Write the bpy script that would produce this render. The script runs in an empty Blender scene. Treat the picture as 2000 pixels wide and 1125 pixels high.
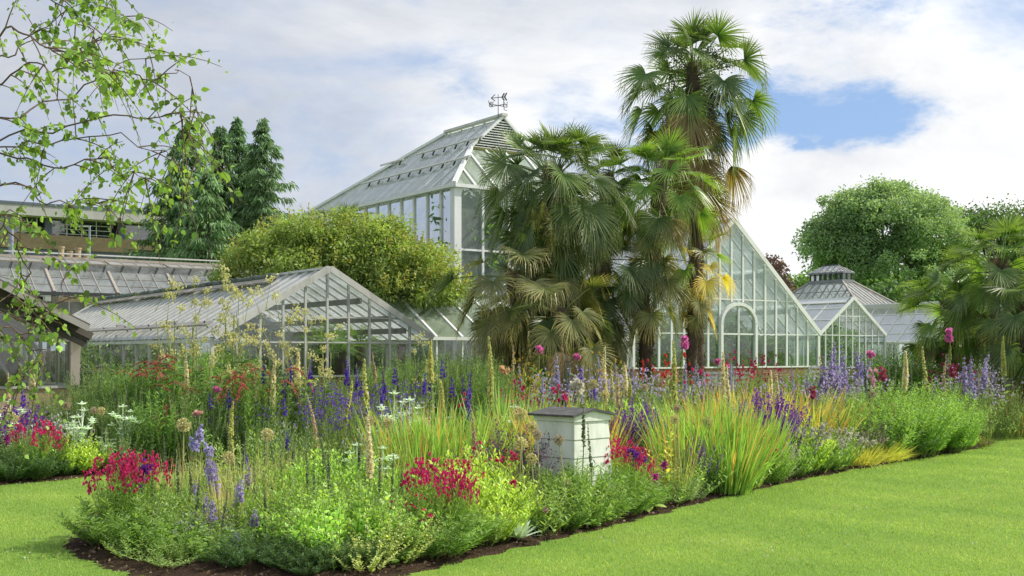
import bpy, math
import numpy as np
from mathutils import Vector
R = np.random.default_rng(7)
SC = bpy.context.scene
COL = SC.collection
# ------------------------------------------------------------------ camera model
F, H, HY = 2250.0, 1.65, 690.0
def wp(px, py, D): return np.array([(px-1000)/F*D, D, H+(HY-py)/F*D])
def zat(py, D): return H+(HY-py)/F*D
cam = bpy.data.cameras.new('camera'); co = bpy.data.objects.new('camera', cam); COL.objects.link(co)
co.location = (0, 0, H); co.rotation_euler = (math.pi/2, 0, 0)
cam.sensor_width = 36; cam.lens = 36*F/2000; cam.shift_y = (HY-562.5)/2000
cam.clip_start = .1; cam.clip_end = 3000
SC.camera = co
SC.view_settings.view_transform = 'Standard'; SC.view_settings.look = 'None'; SC.view_settings.exposure = 0
SC.cycles.max_bounces = 8; SC.cycles.diffuse_bounces = 3; SC.cycles.glossy_bounces = 3
SC.cycles.transmission_bounces = 4; SC.cycles.transparent_max_bounces = 24
# ------------------------------------------------------------------ light
SUN_AZ, SUN_EL = math.radians(76), math.radians(43)      # azimuth clockwise from +Y
sd = Vector((math.sin(SUN_AZ)*math.cos(SUN_EL), math.cos(SUN_AZ)*math.cos(SUN_EL), math.sin(SUN_EL)))
sl = bpy.data.lights.new('sun', 'SUN'); so = bpy.data.objects.new('sun', sl); COL.objects.link(so)
sl.energy = 5.0; sl.angle = math.radians(.5); sl.color = (1, .93, .80)
so.rotation_euler = sd.to_track_quat('Z', 'Y').to_euler(); so.location = (40, 20, 60)

class NT:
    """small wrapper to wire shader nodes"""
    def __init__(s, tree): s.t = tree; s.n = tree.nodes; s.l = tree.links
    def new(s, typ, **kw):
        n = s.n.new(typ)
        for k, v in kw.items():
            if k.startswith('_'): setattr(n, k[1:], v)
        return n
    def put(s, sock, v):
        if isinstance(v, bpy.types.NodeSocket): s.l.new(v, sock)
        elif isinstance(v, (tuple, list)) and len(v) == 3 and sock.type == 'RGBA': sock.default_value = (*v, 1)
        else: sock.default_value = v
    def math(s, op, a, b=0.0, c=None, clamp=False):
        n = s.n.new('ShaderNodeMath'); n.operation = op; n.use_clamp = clamp
        s.put(n.inputs[0], a); s.put(n.inputs[1], b)
        if c is not None: s.put(n.inputs[2], c)
        return n.outputs[0]
    def vmath(s, op, a, b=(0, 0, 0), out=0):
        n = s.n.new('ShaderNodeVectorMath'); n.operation = op
        s.put(n.inputs[0], a); s.put(n.inputs[1], b)
        return n.outputs[out]
    def noise(s, vec, scale, detail=4, rough=.55, dist=0.0, out=0):
        n = s.n.new('ShaderNodeTexNoise')
        if vec is not None: s.l.new(vec, n.inputs['Vector'])
        n.inputs['Scale'].default_value = scale; n.inputs['Detail'].default_value = detail
        n.inputs['Roughness'].default_value = rough; n.inputs['Distortion'].default_value = dist
        return n.outputs[out]
    def ramp(s, fac, stops):
        n = s.n.new('ShaderNodeValToRGB'); e = n.color_ramp.elements
        while len(e) < len(stops): e.new(.5)
        for el, (p, c) in zip(e, stops):
            el.position = p; el.color = (*c, 1) if len(c) == 3 else c
        s.put(n.inputs[0], fac); return n.outputs[0]
    def mix(s, fac, a, b, mode='MIX'):
        n = s.n.new('ShaderNodeMix'); n.data_type = 'RGBA'; n.blend_type = mode
        s.put(n.inputs[0], fac); s.put(n.inputs[6], a); s.put(n.inputs[7], b)
        return n.outputs[2]
    def rng(s, v, a, b, c=0.0, d=1.0):
        n = s.n.new('ShaderNodeMapRange'); n.interpolation_type = 'SMOOTHSTEP'
        s.put(n.inputs[0], v); n.inputs[1].default_value = a; n.inputs[2].default_value = b
        n.inputs[3].default_value = c; n.inputs[4].default_value = d
        return n.outputs[0]
    def shmix(s, fac, a, b):
        n = s.n.new('ShaderNodeMixShader'); s.put(n.inputs[0], fac); s.l.new(a, n.inputs[1]); s.l.new(b, n.inputs[2])
        return n.outputs[0]

# ---- sky: physical sky with drifting cloud built from its own directions
w = bpy.data.worlds.new('World'); SC.world = w; w.use_nodes = True
T = NT(w.node_tree); T.n.clear()
sky = T.new('ShaderNodeTexSky', _sky_type='NISHITA', _sun_disc=False)
sky.sun_elevation = SUN_EL; sky.sun_rotation = SUN_AZ; sky.air_density = 1.0; sky.dust_density = .6; sky.ozone_density = 2.0
tc = T.new('ShaderNodeTexCoord'); dirv = tc.outputs['Generated']
sv = T.vmath('MULTIPLY', dirv, (1, 1, 2.2))
warp = T.noise(sv, 4.5, 8, .62, out=1)
wv = T.vmath('MULTIPLY', T.vmath('SUBTRACT', warp, (.5, .5, .5)), (.34, .34, .34))
pos = T.vmath('ADD', sv, wv)
def skydir(px, py):
    d = Vector(((px-1000)/F, 1, (HY-py)/F)).normalized(); return (d.x, d.y, d.z*2.2)
n1 = T.noise(sv, 4.2, 9, .6, .5); n2 = T.noise(sv, 13.0, 7, .62, .4)
dens = T.math('ADD', T.math('MULTIPLY', n1, .95), T.math('MULTIPLY', n2, .30))
cover = T.math('ADD', dens, .12)
wisp = T.math('ADD', T.math('MULTIPLY', T.noise(sv, 11.0, 9, .66, .8), 2.6), -.45)
for px, py, r, s in [(1600, 245, .085, .62), (1500, 270, .075, .50), (1430, 270, .07, .42), (1250, 280, .065, .32), (1250, 190, .065, .28), (1690, 25, .075, .45), (1590, 5, .06, .30), (1800, 0, .05, .2),
                     (880, 165, .06, .24), (960, 205, .055, .20), (830, 275, .065, .24), (1640, 150, .05, .2), (560, 330, .05, .14), (900, 10, .05, .14), (-1500, 200, .5, .35), (3600, -300, .5, .4)]:
    d = T.vmath('DISTANCE', pos, skydir(px, py), out=1)
    cover = T.math('SUBTRACT', cover, T.math('MULTIPLY', T.rng(d, 0, r*1.25, s, 0), wisp))
# bright bank low on the right
for px, py, r, s in [(1500, 430, .075, .5), (1650, 400, .07, .4), (1740, 330, .045, .3), (1850, 180, .07, .25), (1300, 440, .06, .3), (1420, 350, .035, .25), (1920, 300, .09, .4)]:
    d = T.vmath('DISTANCE', pos, skydir(px, py), out=1)
    cover = T.math('ADD', cover, T.rng(d, 0, r*1.3, s, 0))
mask = T.rng(cover, .26, .88)
# cloud brightness: white towards the sun side and low down, lilac grey on the thick upper left
sx = T.new('ShaderNodeSeparateXYZ'); T.l.new(dirv, sx.inputs[0])
grey = T.noise(sv, 3.4, 9, .6, .4)
gv = T.math('ADD', T.math('MULTIPLY', T.math('SUBTRACT', grey, .5), 2.3), T.math('ADD', T.math('MULTIPLY', sx.outputs[0], 1.15), T.math('MULTIPLY', sx.outputs[2], -1.0)))
ccol = T.ramp(T.math('ADD', gv, .66), [(0, (5.2, 5.45, 5.95)), (.42, (6.7, 6.9, 7.3)), (.75, (8.2, 8.3, 8.45)), (1, (9.4, 9.45, 9.5))])
blue = T.mix(.6, sky.outputs[0], (3.0, 4.7, 8.0))
skyc = T.mix(mask, blue, ccol)
bg = T.new('ShaderNodeBackground'); bg.inputs[1].default_value = .118; T.l.new(skyc, bg.inputs[0])
ow = T.new('ShaderNodeOutputWorld'); T.l.new(bg.outputs[0], ow.inputs[0])

# ------------------------------------------------------------------ materials
def newmat(name):
    m = bpy.data.materials.new(name); m.use_nodes = True
    t = NT(m.node_tree); t.n.clear(); o = t.new('ShaderNodeOutputMaterial'); t.out = o.inputs[0]
    return m, t
def principled(t, col, rough=.6, spec=.3, bump=None, bstr=.3, bdist=.02, metal=0):
    p = t.new('ShaderNodeBsdfPrincipled'); t.put(p.inputs['Base Color'], col); t.put(p.inputs['Roughness'], rough)
    p.inputs['Specular IOR Level'].default_value = spec; p.inputs['Metallic'].default_value = metal
    if bump is not None:
        b = t.new('ShaderNodeBump'); b.inputs['Strength'].default_value = bstr; b.inputs['Distance'].default_value = bdist
        t.l.new(bump, b.inputs['Height']); t.l.new(b.outputs[0], p.inputs['Normal'])
    return p.outputs[0]
def coords(t, which='Object'):
    return t.new('ShaderNodeTexCoord').outputs[which]
def wpos(t):
    return t.new('ShaderNodeNewGeometry').outputs['Position']
def m_paint(name, col, dirt=(.2, .19, .15), amt=.5, rough=.55, scale=3.0, metal=0):
    m, t = newmat(name); v = wpos(t)
    st = t.vmath('MULTIPLY', v, (1, 1, .35))
    n = t.noise(st, scale, 6, .65); n2 = t.noise(v, scale*9, 4, .6)
    f = t.math('MULTIPLY', t.rng(n, .42, .78), amt)
    f = t.math('ADD', f, t.math('MULTIPLY', t.rng(n2, .55, .8), amt*.6), clamp=True)
    t.l.new(principled(t, t.mix(f, col, dirt), rough, .3, n2, .15, .01, metal), t.out); return m
def m_leaf(name, trans=.42, rough=.5, spec=.35, var=.35, tint=(1.35, 1.35, .55), gain=2.1, sat=.86):
    """leaf colour rides on the mesh; light comes through the blades"""
    m, t = newmat(name)
    a = t.new('ShaderNodeAttribute', _attribute_name='Col').outputs['Color']
    oi = t.new('ShaderNodeObjectInfo').outputs['Random']
    n = t.noise(wpos(t), 1.7, 3, .6)
    k = t.math('ADD', t.math('MULTIPLY', n, var*2), t.math('ADD', t.math('MULTIPLY', oi, .20), .90-var))
    k = t.math('MULTIPLY', k, gain)
    col = t.vmath('SCALE', a, (0, 0, 0)); t.l.new(k, col.node.inputs['Scale'])
    hs = t.new('ShaderNodeHueSaturation'); hs.inputs['Saturation'].default_value = sat; t.l.new(col, hs.inputs['Color']); col = hs.outputs[0]
    p = principled(t, col, rough, spec)
    tr = t.new('ShaderNodeBsdfTranslucent'); t.l.new(t.vmath('MULTIPLY', col, tint), tr.inputs[0])
    t.l.new(t.shmix(trans, p, tr.outputs[0]), t.out); return m
def m_glass(name, dirt=.12, dcol=(.55, .6, .56), tint=(.90, .95, .93), streak=(1.2, 1.2, .25), dscale=2.5, spread=.25, gloss=.8, clear_below=0, pos=wpos):
    """thin pane: see-through, mirror at grazing angles, with a film of dirt that scatters light"""
    m, t = newmat(name); v = pos(t)
    tp = t.new('ShaderNodeBsdfTransparent'); tp.inputs[0].default_value = (*tint, 1)
    gl = t.new('ShaderNodeBsdfGlossy'); gl.inputs['Roughness'].default_value = .04
    wob = t.noise(v, 1.3, 2, .5); b = t.new('ShaderNodeBump'); b.inputs['Strength'].default_value = .12; b.inputs['Distance'].default_value = .05
    t.l.new(wob, b.inputs['Height']); t.l.new(b.outputs[0], gl.inputs['Normal'])
    lw = t.new('ShaderNodeFresnel'); lw.inputs[0].default_value = 1.5
    fr = t.math('MINIMUM', t.math('MULTIPLY', t.math('ADD', lw.outputs[0], .04), gloss*1.6), .9)
    g = t.shmix(fr, tp.outputs[0], gl.outputs[0])
    df = t.new('ShaderNodeBsdfDiffuse'); ts = t.new('ShaderNodeBsdfTranslucent')
    n2 = t.noise(v, 22, 4, .7)
    dc = t.mix(t.rng(n2, .4, .8), dcol, tuple(c*.72 for c in dcol))
    t.l.new(dc, df.inputs[0]); t.l.new(dc, ts.inputs[0])
    film = t.shmix(.55, df.outputs[0], ts.outputs[0])
    n = t.noise(t.vmath('MULTIPLY', v, streak), dscale, 6, .65)
    f = t.math('ADD', t.rng(n, .35, .75, -spread, spread), dirt, clamp=True)
    if clear_below:
        sz_ = t.new('ShaderNodeSeparateXYZ'); t.l.new(v, sz_.inputs[0]); f = t.math('SUBTRACT', f, t.rng(sz_.outputs[2], clear_below-.35, clear_below+.9, .42, 0), clamp=True)
    t.l.new(t.shmix(f, g, film), t.out); return m
M = {}
M['leaf'] = m_leaf('leaf'); M['dull_leaf'] = m_leaf('dull_leaf', .25, .6, .25, .3, (1.2, 1.3, .6), 1.8); M['palm_leaf'] = m_leaf('palm_leaf', .34, .40, .5, .25, (1.45, 1.55, .45), 1.95)
M['petal'] = m_leaf('petal', .35, .6, .15, .12, (1.2, 1.1, 1.15), .95, .95); M['grass_blade'] = m_leaf('grass_blade', .42, .5, .2, .25, (1.35, 1.3, .5), 2.1)
M['white'] = m_paint('white_paint', (.74, .76, .75), (.40, .42, .38), .35); M['alu'] = m_paint('weathered_aluminium', (.62, .62, .59), (.25, .25, .22), .6, .45)
M['grey_wood'] = m_paint('grey_wood', (.36, .345, .32), (.16, .15, .13), .7, .75); M['dark_wood'] = m_paint('dark_wood', (.13, .115, .10), (.05, .05, .045), .7, .8)
M['pale_wood'] = m_paint('pale_weathered_wood', (.40, .36, .31), (.17, .15, .12), .6, .75)
M['dark_metal'] = m_paint('dark_metal', (.05, .055, .06), (.10, .09, .08), .4, .5); M['lead'] = m_paint('lead_sheet', (.22, .23, .25), (.1, .1, .1), .4, .5)
M['concrete'] = m_paint('concrete', (.46, .46, .44), (.26, .26, .25), .5, .8, 1.0); M['slate_band'] = m_paint('slate_band', (.12, .145, .19), (.08, .09, .1), .4, .6)
M['hive_paint'] = m_paint('hive_paint', (.74, .77, .71), (.36, .42, .32), .55, .6, 6); M['moss'] = m_paint('moss', (.16, .17, .06), (.07, .09, .05), .7, .9, 6)
M['clay'] = m_paint('clay', (.46, .36, .22), (.25, .2, .14), .5, .8, 4); M['lilac_metal'] = m_paint('blue_grey_metal', (.28, .32, .40), (.2, .22, .26), .3, .5)
M['bark'] = m_paint('bark', (.075, .055, .04), (.03, .022, .018), .8, .9, 8); M['birch_bark'] = m_paint('birch_bark', (.12, .095, .07), (.06, .05, .04), .7, .8, 10)
M['fibre'] = m_paint('palm_fibre', (.085, .058, .038), (.028, .02, .015), .9, .95, 14)
M['label_black'] = m_paint('label_black', (.02, .022, .026), (.06, .06, .06), .3, .35); M['label_grey'] = m_paint('label_grey', (.30, .33, .36), (.2, .2, .2), .3, .4)
M['shade_net'] = m_paint('shade_net', (.055, .075, .055), (.14, .15, .12), .7, .9, 5)
M['felt'] = m_paint('roof_felt', (.085, .085, .085), (.17, .17, .17), .9, .95, 9)
M['g_clear'] = m_glass('clear_glass', .05, spread=.06); M['g_dusty'] = m_glass('dusty_glass', .16, (.5, .56, .52), spread=.18)
M['g_roof'] = m_glass('grimy_sky_sheen_glass', .60, (.80, .84, .88), streak=(1, 1, 1), dscale=.8, spread=.20, gloss=1.1)  # pale blue film colour paints in sky reflection on top of the grime
M['g_roof_green'] = m_glass('algae_roof_glass', .62, (.50, .60, .46), streak=(1, 1, 1), dscale=1.0, spread=.22)
M['g_roof_clear'] = m_glass('rained_roof_glass', .40, (.74, .78, .80), streak=(1, 1, 1), dscale=1.2, spread=.16)
M['g_wash'] = m_glass('whitewashed_glass', .36, (.62, .74, .66), (.82, .95, .90), (.9, .9, .22), 1.3, .34, clear_below=2.2)
M['g_frost'] = m_glass('frosted_glass', .62, (.46, .54, .49), (.8, .9, .88), (1.4, 1.4, .6), 2.2, .2)
M['g_dark'] = m_glass('dark_window_glass', .10, (.16, .22, .32), tint=(.10, .14, .20), spread=.06, gloss=1.8)
def m_brick(name, c1, c2, mortar, sc=1.0):
    m, t = newmat(name); v = wpos(t)
    s = t.new('ShaderNodeSeparateXYZ'); t.l.new(v, s.inputs[0])
    run = t.math('ADD', t.math('MULTIPLY', s.outputs[0], UX), t.math('MULTIPLY', s.outputs[1], UY))
    run2 = t.math('ADD', t.math('MULTIPLY', s.outputs[0], -UY), t.math('MULTIPLY', s.outputs[1], UX))
    c = t.new('ShaderNodeCombineXYZ'); t.l.new(t.math('ADD', run, run2), c.inputs[0]); t.l.new(s.outputs[2], c.inputs[1])
    b = t.new('ShaderNodeTexBrick'); t.l.new(c.outputs[0], b.inputs['Vector']); b.inputs['Scale'].default_value = sc
    b.inputs['Brick Width'].default_value = .225; b.inputs['Row Height'].default_value = .075; b.inputs['Mortar Size'].default_value = .008
    t.put(b.inputs['Color1'], c1); t.put(b.inputs['Color2'], c2); t.put(b.inputs['Mortar'], mortar)
    n = t.noise(v, 2.5, 5, .6)
    t.l.new(principled(t, t.mix(t.math('MULTIPLY', t.rng(n, .4, .7), .4), b.outputs[0], tuple(x*.6 for x in c1)), .85, .2, b.outputs['Fac'], .3, .01), t.out); return m
UX, UY = .8181, .5751
U = np.array([UX, UY, 0]); V = np.array([-UY, UX, 0]); Z = np.array([0, 0, 1.0])
M['brick_buff'] = m_brick('buff_brick', (.40, .29, .17), (.31, .21, .125), (.34, .30, .25)); M['brick_red'] = m_brick('red_brick', (.30, .15, .09), (.22, .10, .06), (.3, .26, .22))
M['brick_pale'] = m_brick('pale_brick', (.44, .34, .19), (.36, .27, .15), (.36, .32, .26))
# lawn, soil
m, t = newmat('lawn_turf'); v = wpos(t)
a = t.noise(v, .55, 5, .6); b = t.noise(v, 9, 5, .7); c = t.noise(v, 70, 3, .7)
col = t.ramp(a, [(.28, (.13, .26, .036)), (.50, (.18, .32, .048)), (.74, (.27, .38, .075))])
col = t.mix(t.math('MULTIPLY', t.rng(b, .35, .75), .45), col, (.14, .27, .035)); col = t.mix(t.math('MULTIPLY', t.rng(c, .45, .75), .4), col, (.34, .47, .07))
t.l.new(principled(t, col, .8, .15, t.math('ADD', c, b), .6, .03), t.out); M['lawn'] = m
m, t = newmat('garden_soil'); v = wpos(t)
a = t.noise(v, 6, 6, .7); b = t.noise(v, 40, 5, .75)
col = t.ramp(t.math('ADD', t.math('MULTIPLY', a, .5), t.math('MULTIPLY', b, .5)), [(.32, (.022, .014, .010)), (.52, (.07, .045, .03)), (.72, (.15, .11, .075))])
t.l.new(principled(t, col, .95, .1, t.math('ADD', a, b), .9, .05), t.out); M['soil'] = m

# ------------------------------------------------------------------ objects
def tag(o, label=None, cat=None, group=None, kind=None):
    if label: o['label'] = label
    if cat: o['category'] = cat
    if group: o['group'] = group
    if kind: o['kind'] = kind
    return o
def link(name, mesh, parent=None):
    o = bpy.data.objects.new(name, mesh); COL.objects.link(o)
    if parent is not None: o.parent = parent
    return o
def thing(name, label, cat, loc=(0, 0, 0), rz=0, group=None, scale=1.0):
    o = bpy.data.objects.new(name, None); COL.objects.link(o); o.location = tuple(loc); o.rotation_euler = (0, 0, rz)
    o.scale = (scale,)*3; o.empty_display_size = .2
    return tag(o, label, cat, group)
class SB:
    """solid builder for architecture: boxes, bars, polygons collected into one mesh"""
    def __init__(s): s.v = []; s.f = []
    def poly(s, pts):
        i = len(s.v); s.v += [tuple(p) for p in pts]; s.f.append(tuple(range(i, i+len(pts)))); return s
    def hexa(s, p):
        i = len(s.v); s.v += [tuple(q) for q in p]
        s.f += [tuple(i+k for k in q) for q in ((0, 3, 2, 1), (4, 5, 6, 7), (0, 1, 5, 4), (1, 2, 6, 5), (2, 3, 7, 6), (3, 0, 4, 7))]; return s
    def bar(s, a, b, wd, dp, side):
        """box from a to b; wd along side, dp along the third axis"""
        a = np.array(a, float); b = np.array(b, float); d = b-a; d /= np.linalg.norm(d)
        side = np.array(side, float); side = side-d*side.dot(d); side /= np.linalg.norm(side); n = np.cross(d, side)
        q = [-side*wd/2-n*dp/2, side*wd/2-n*dp/2, side*wd/2+n*dp/2, -side*wd/2+n*dp/2]
        return s.hexa([a+k for k in q]+[b+k for k in q])
    def box(s, o, ax, ay, az):
        o = np.array(o, float); ax, ay, az = map(np.array, (ax, ay, az))
        return s.hexa([o, o+ax, o+ax+ay, o+ay, o+az, o+az+ax, o+az+ax+ay, o+az+ay])
    def cyl(s, a, b, r0, r1, n=10, caps=True):
        a = np.array(a, float); b = np.array(b, float); d = (b-a)/np.linalg.norm(b-a)
        e = np.cross(d, [1, 0, 0] if abs(d[0]) < .8 else [0, 1, 0]); e /= np.linalg.norm(e); g = np.cross(d, e); i = len(s.v)
        for c, r in ((a, r0), (b, r1)):
            for k in range(n):
                th = 2*math.pi*k/n; s.v.append(tuple(c+r*(math.cos(th)*e+math.sin(th)*g)))
        for k in range(n): s.f.append((i+k, i+(k+1) % n, i+n+(k+1) % n, i+n+k))
        if caps: s.f += [tuple(i+k for k in range(n))[::-1], tuple(i+n+k for k in range(n))]
        return s
    def build(s, name, mat, parent=None, off=None, smooth=False):
        me = bpy.data.meshes.new(name); v = s.v
        if off is not None: v = [tuple(np.array(p)-off) for p in v]
        me.from_pydata(v, [], s.f); me.update(); me.materials.append(mat)
        if smooth: me.polygons.foreach_set('use_smooth', [True]*len(me.polygons))
        return link(name, me, parent)
class MB:
    """foliage builder: vertex, quad and colour arrays collected into one mesh"""
    def __init__(s): s.v = []; s.q = []; s.c = []; s.n = 0
    def add(s, v, q, c):
        s.v.append(v.reshape(-1, 3)); s.q.append(q+s.n); s.c.append(c.reshape(-1, 3)); s.n += len(s.v[-1])
    def join(s, o, loc, rz=0, sc=1.0):
        v, q, c = o.arrays(); cs, sn = math.cos(rz), math.sin(rz)
        v = v*sc; v = np.stack([v[:, 0]*cs-v[:, 1]*sn, v[:, 0]*sn+v[:, 1]*cs, v[:, 2]], 1)+np.array(loc); s.add(v, q, c)
    def arrays(s): return np.concatenate(s.v), np.concatenate(s.q), np.concatenate(s.c)
    def mesh(s, name, mat, smooth=False):
        v, q, c = s.arrays(); me = bpy.data.meshes.new(name)
        me.vertices.add(len(v)); me.vertices.foreach_set('co', v.astype(np.float32).ravel())
        me.loops.add(q.size); me.loops.foreach_set('vertex_index', q.astype(np.int32).ravel())
        me.polygons.add(len(q)); me.polygons.foreach_set('loop_start', np.arange(0, q.size, 4, dtype=np.int32))
        if smooth: me.polygons.foreach_set('use_smooth', np.ones(len(q), bool))
        at = me.color_attributes.new('Col', 'FLOAT_COLOR', 'POINT')
        at.data.foreach_set('color', np.concatenate([np.clip(c, 0, 1), np.ones((len(c), 1))], 1).astype(np.float32).ravel())
        me.update(calc_edges=True); me.materials.append(mat); return me
    def build(s, name, mat, parent=None, smooth=False): return link(name, s.mesh(name, mat, smooth), parent)
def unit(a): return a/np.maximum(np.linalg.norm(a, axis=-1, keepdims=True), 1e-9)
def arr(x, n): return np.broadcast_to(np.asarray(x, float), (n,)).copy()
def cols(c, n, var=.18, c2=None):
    c = np.asarray(c, float); out = np.broadcast_to(c, (n, 3)).copy()
    if c2 is not None: k = R.random((n, 1)); out = out*(1-k)+np.asarray(c2, float)*k
    return out*(1+R.normal(0, var, (n, 1)))
PLEAF = (.25, 1, .75, 0); PGRASS = (1, .9, .6, 0); PSTEM = (1, .7)
def strips(mb, P, D, L, wd, S=None, prof=PLEAF, droop=0., c0=None, c1=None, jit=.5):
    n = len(P); L = arr(L, n); wd = arr(wd, n); droop = arr(droop, n); k = len(prof); t = np.linspace(0, 1, k)
    C = P[:, None]+D[:, None]*(L[:, None]*t)[..., None]
    C[..., 2] -= (droop*L)[:, None]*t**2
    if S is None: S = unit(np.cross(D, np.array([0, 0, 1.])+R.normal(0, jit, (n, 3))))
    off = S[:, None]*(wd[:, None]*np.asarray(prof)*.5)[..., None]
    v = np.stack([C-off, C+off], 2)
    b = np.arange(n)[:, None]*2*k+np.arange(k-1)[None]*2
    q = np.stack([b, b+1, b+3, b+2], -1).reshape(-1, 4)
    if c1 is None: c1 = c0
    c = c0[:, None]*(1-t)[None, :, None]+c1[:, None]*t[None, :, None]
    mb.add(v, q, np.repeat(c[:, :, None], 2, 2)); return C
def stems(mb, P, D, L, wd, droop=0., c0=None, c1=None, k=4):
    n = len(P); S = unit(np.cross(D, R.normal(0, 1, (n, 3)))); S2 = unit(np.cross(D, S)); prof = np.linspace(1, .5, k)
    strips(mb, P, D, L, wd, S, prof, droop, c0, c1); strips(mb, P, D, L, wd, S2, prof, droop, c0, c1)
def along(P, D, L, droop, t):
    C = P+D*(L*t)[:, None]; C = C.copy(); C[:, 2] -= droop*L*t**2; return C
def tube(mb, pts, rad, col, m=7, var=.12):
    pts = np.asarray(pts, float); k = len(pts); tg = np.gradient(pts, axis=0); tg = unit(tg)
    ref = np.where(np.abs(tg[:, 2:3]) > .9, np.array([[1., 0, 0]]), np.array([[0, 0, 1.]])); e = unit(np.cross(tg, ref)); g = np.cross(tg, e)
    th = np.linspace(0, 2*np.pi, m, endpoint=False); rad = arr(rad, k)
    v = pts[:, None]+rad[:, None, None]*(np.cos(th)[None, :, None]*e[:, None]+np.sin(th)[None, :, None]*g[:, None])
    i, j = np.meshgrid(np.arange(k-1), np.arange(m), indexing='ij'); j2 = (j+1) % m
    q = np.stack([i*m+j, i*m+j2, (i+1)*m+j2, (i+1)*m+j], -1).reshape(-1, 4)
    mb.add(v, q, cols(col, k*m, var))
def florets(mb, P, size, col, col2=None, petals=3, var=.15, out=None):
    n = len(P); size = arr(size, n)
    for _ in range(petals):
        d = R.normal(0, 1, (n, 3))
        if out is not None: d = d+out*1.3
        d = unit(d); strips(mb, P-d*size[:, None]*.35, d, size, size*.75, prof=(.3, 1, .2), c0=cols(col, n, var, col2), jit=1.5)
def disk(n, r):
    a = R.random(n)*2*np.pi; q = np.sqrt(R.random(n))*r; return np.stack([q*np.cos(a), q*np.sin(a), np.zeros(n)], 1)
# ================================================================== GROUND
def gp(px, py):
    D = H*F/(py-HY); return ((px-1000)/F*D, D)
front_bed = [gp(130, 1058), gp(140, 1082), gp(180, 1104), gp(250, 1122), gp(380, 1140), gp(560, 1152), gp(700, 1146), gp(800, 1124), gp(900, 1100), gp(1000, 1076), gp(1150, 1040), gp(1300, 1002), gp(1450, 964),
             gp(1600, 931), gp(1750, 904), gp(1880, 882), gp(1925, 872), (9.0, 21.6), (8.3, 22.4), (6.2, 21.4), (3.6, 20.2), (1.2, 18.6), (-.8, 17.0), (-2.6, 15.0), (-3.7, 13.4), (-4.35, 12.0), gp(170, 1022)]
back_bed = [gp(-500, 985), gp(0, 948), gp(100, 940), gp(190, 930), gp(300, 924), (-3.6, 16.2), (-2.4, 17.4), (-.6, 19.4), (1.6, 21.4), (4.0, 22.9), (6.6, 24.0), (9.4, 24.6), gp(1880, 826), gp(2000, 823), gp(2300, 818),
            (17.5, 33), (6, 31), (1.5, 29.6), (-.4, 26.2), (-6.1, 22.4), (-8.0, 19.0), (-16, 14.6)]
def smooth_poly(pts, per=6):
    p = np.array(pts); n = len(p); out = []
    for i in range(n):
        p0, p1, p2, p3 = p[i-1], p[i], p[(i+1) % n], p[(i+2) % n]
        for t in np.linspace(0, 1, per, endpoint=False):
            out.append(.5*((2*p1)+(-p0+p2)*t+(2*p0-5*p1+4*p2-p3)*t*t+(-p0+3*p1-3*p2+p3)*t**3))
    return np.array(out)
def inside(poly, q):
    x, y = q[:, 0], q[:, 1]; r = np.zeros(len(q), bool); a = poly; b = np.roll(poly, -1, 0)
    for (x0, y0), (x1, y1) in zip(a, b):
        if y0 == y1: continue
        r ^= ((y0 > y) != (y1 > y)) & (x < (x1-x0)*(y-y0)/(y1-y0)+x0)
    return r
def edge_dist(poly, q):
    if len(q) == 1:
        a = poly; e = np.roll(poly, -1, 0)-a; t = np.clip(((q[0]-a)*e).sum(1)/((e*e).sum(1)+1e-9), 0, 1); return np.array([np.linalg.norm(q[0]-(a+t[:, None]*e), axis=1).min()])
    d = np.full(len(q), 1e9)
    for a, b in zip(poly, np.roll(poly, -1, 0)):
        e = b-a; t = np.clip(((q-a)@e)/(e@e+1e-9), 0, 1); d = np.minimum(d, np.linalg.norm(q-(a+t[:, None]*e), axis=1))
    return d
FB = smooth_poly(front_bed, 16); FB = FB+R.normal(0, .016, FB.shape)+.03*np.column_stack([np.sin(np.arange(len(FB))*.9), np.cos(np.arange(len(FB))*.7)]); BB = smooth_poly(back_bed, 5)
# one turf sheet to the horizon
xs = np.concatenate([[-900, -300, -90], np.linspace(-40, 40, 41), [90, 300, 900]]); ys = np.concatenate([[-60, -10], np.linspace(0, 80, 41), [140, 400, 1500]])
gx, gy = np.meshgrid(xs, ys); lm = bpy.data.meshes.new('lawn'); nx = len(xs)
lm.from_pydata([(x, y, 0) for x, y in zip(gx.ravel(), gy.ravel())], [], [(j*nx+i, j*nx+i+1, (j+1)*nx+i+1, (j+1)*nx+i) for j in range(len(ys)-1) for i in range(nx-1)])
lm.materials.append(M['lawn']); tag(link('lawn', lm), kind='structure')
def soil_sheet(name, poly, step):
    """a low crumbly mound of soil, its rim a few mm above the turf"""
    mn, mx = poly.min(0), poly.max(0); X, Y = np.meshgrid(np.arange(mn[0], mx[0]+step, step), np.arange(mn[1], mx[1]+step, step))
    q = np.stack([X.ravel(), Y.ravel()], 1); ins = inside(poly, q); d = edge_dist(poly, q)
    z = np.where(ins, .004+.06*np.clip(d/.5, 0, 1)+R.normal(0, .012, len(q))*np.clip(d/.15, 0, 1), -.02)
    q = q+R.normal(0, step*.12, q.shape); nxx = X.shape[1]; f = []; keep = (ins | (d < step*1.0)).reshape(X.shape)
    for j in range(X.shape[0]-1):
        for i in range(nxx-1):
            if keep[j, i] and keep[j, i+1] and keep[j+1, i] and keep[j+1, i+1]: f.append((j*nxx+i, j*nxx+i+1, (j+1)*nxx+i+1, (j+1)*nxx+i))
    me = bpy.data.meshes.new(name); me.from_pydata(np.column_stack([q, z]).tolist(), [], f); me.materials.append(M['soil'])
    tag(link(name, me), kind='structure')
soil_sheet('flower_bed_soil', FB, .09); soil_sheet('border_soil', BB, .22)
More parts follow.
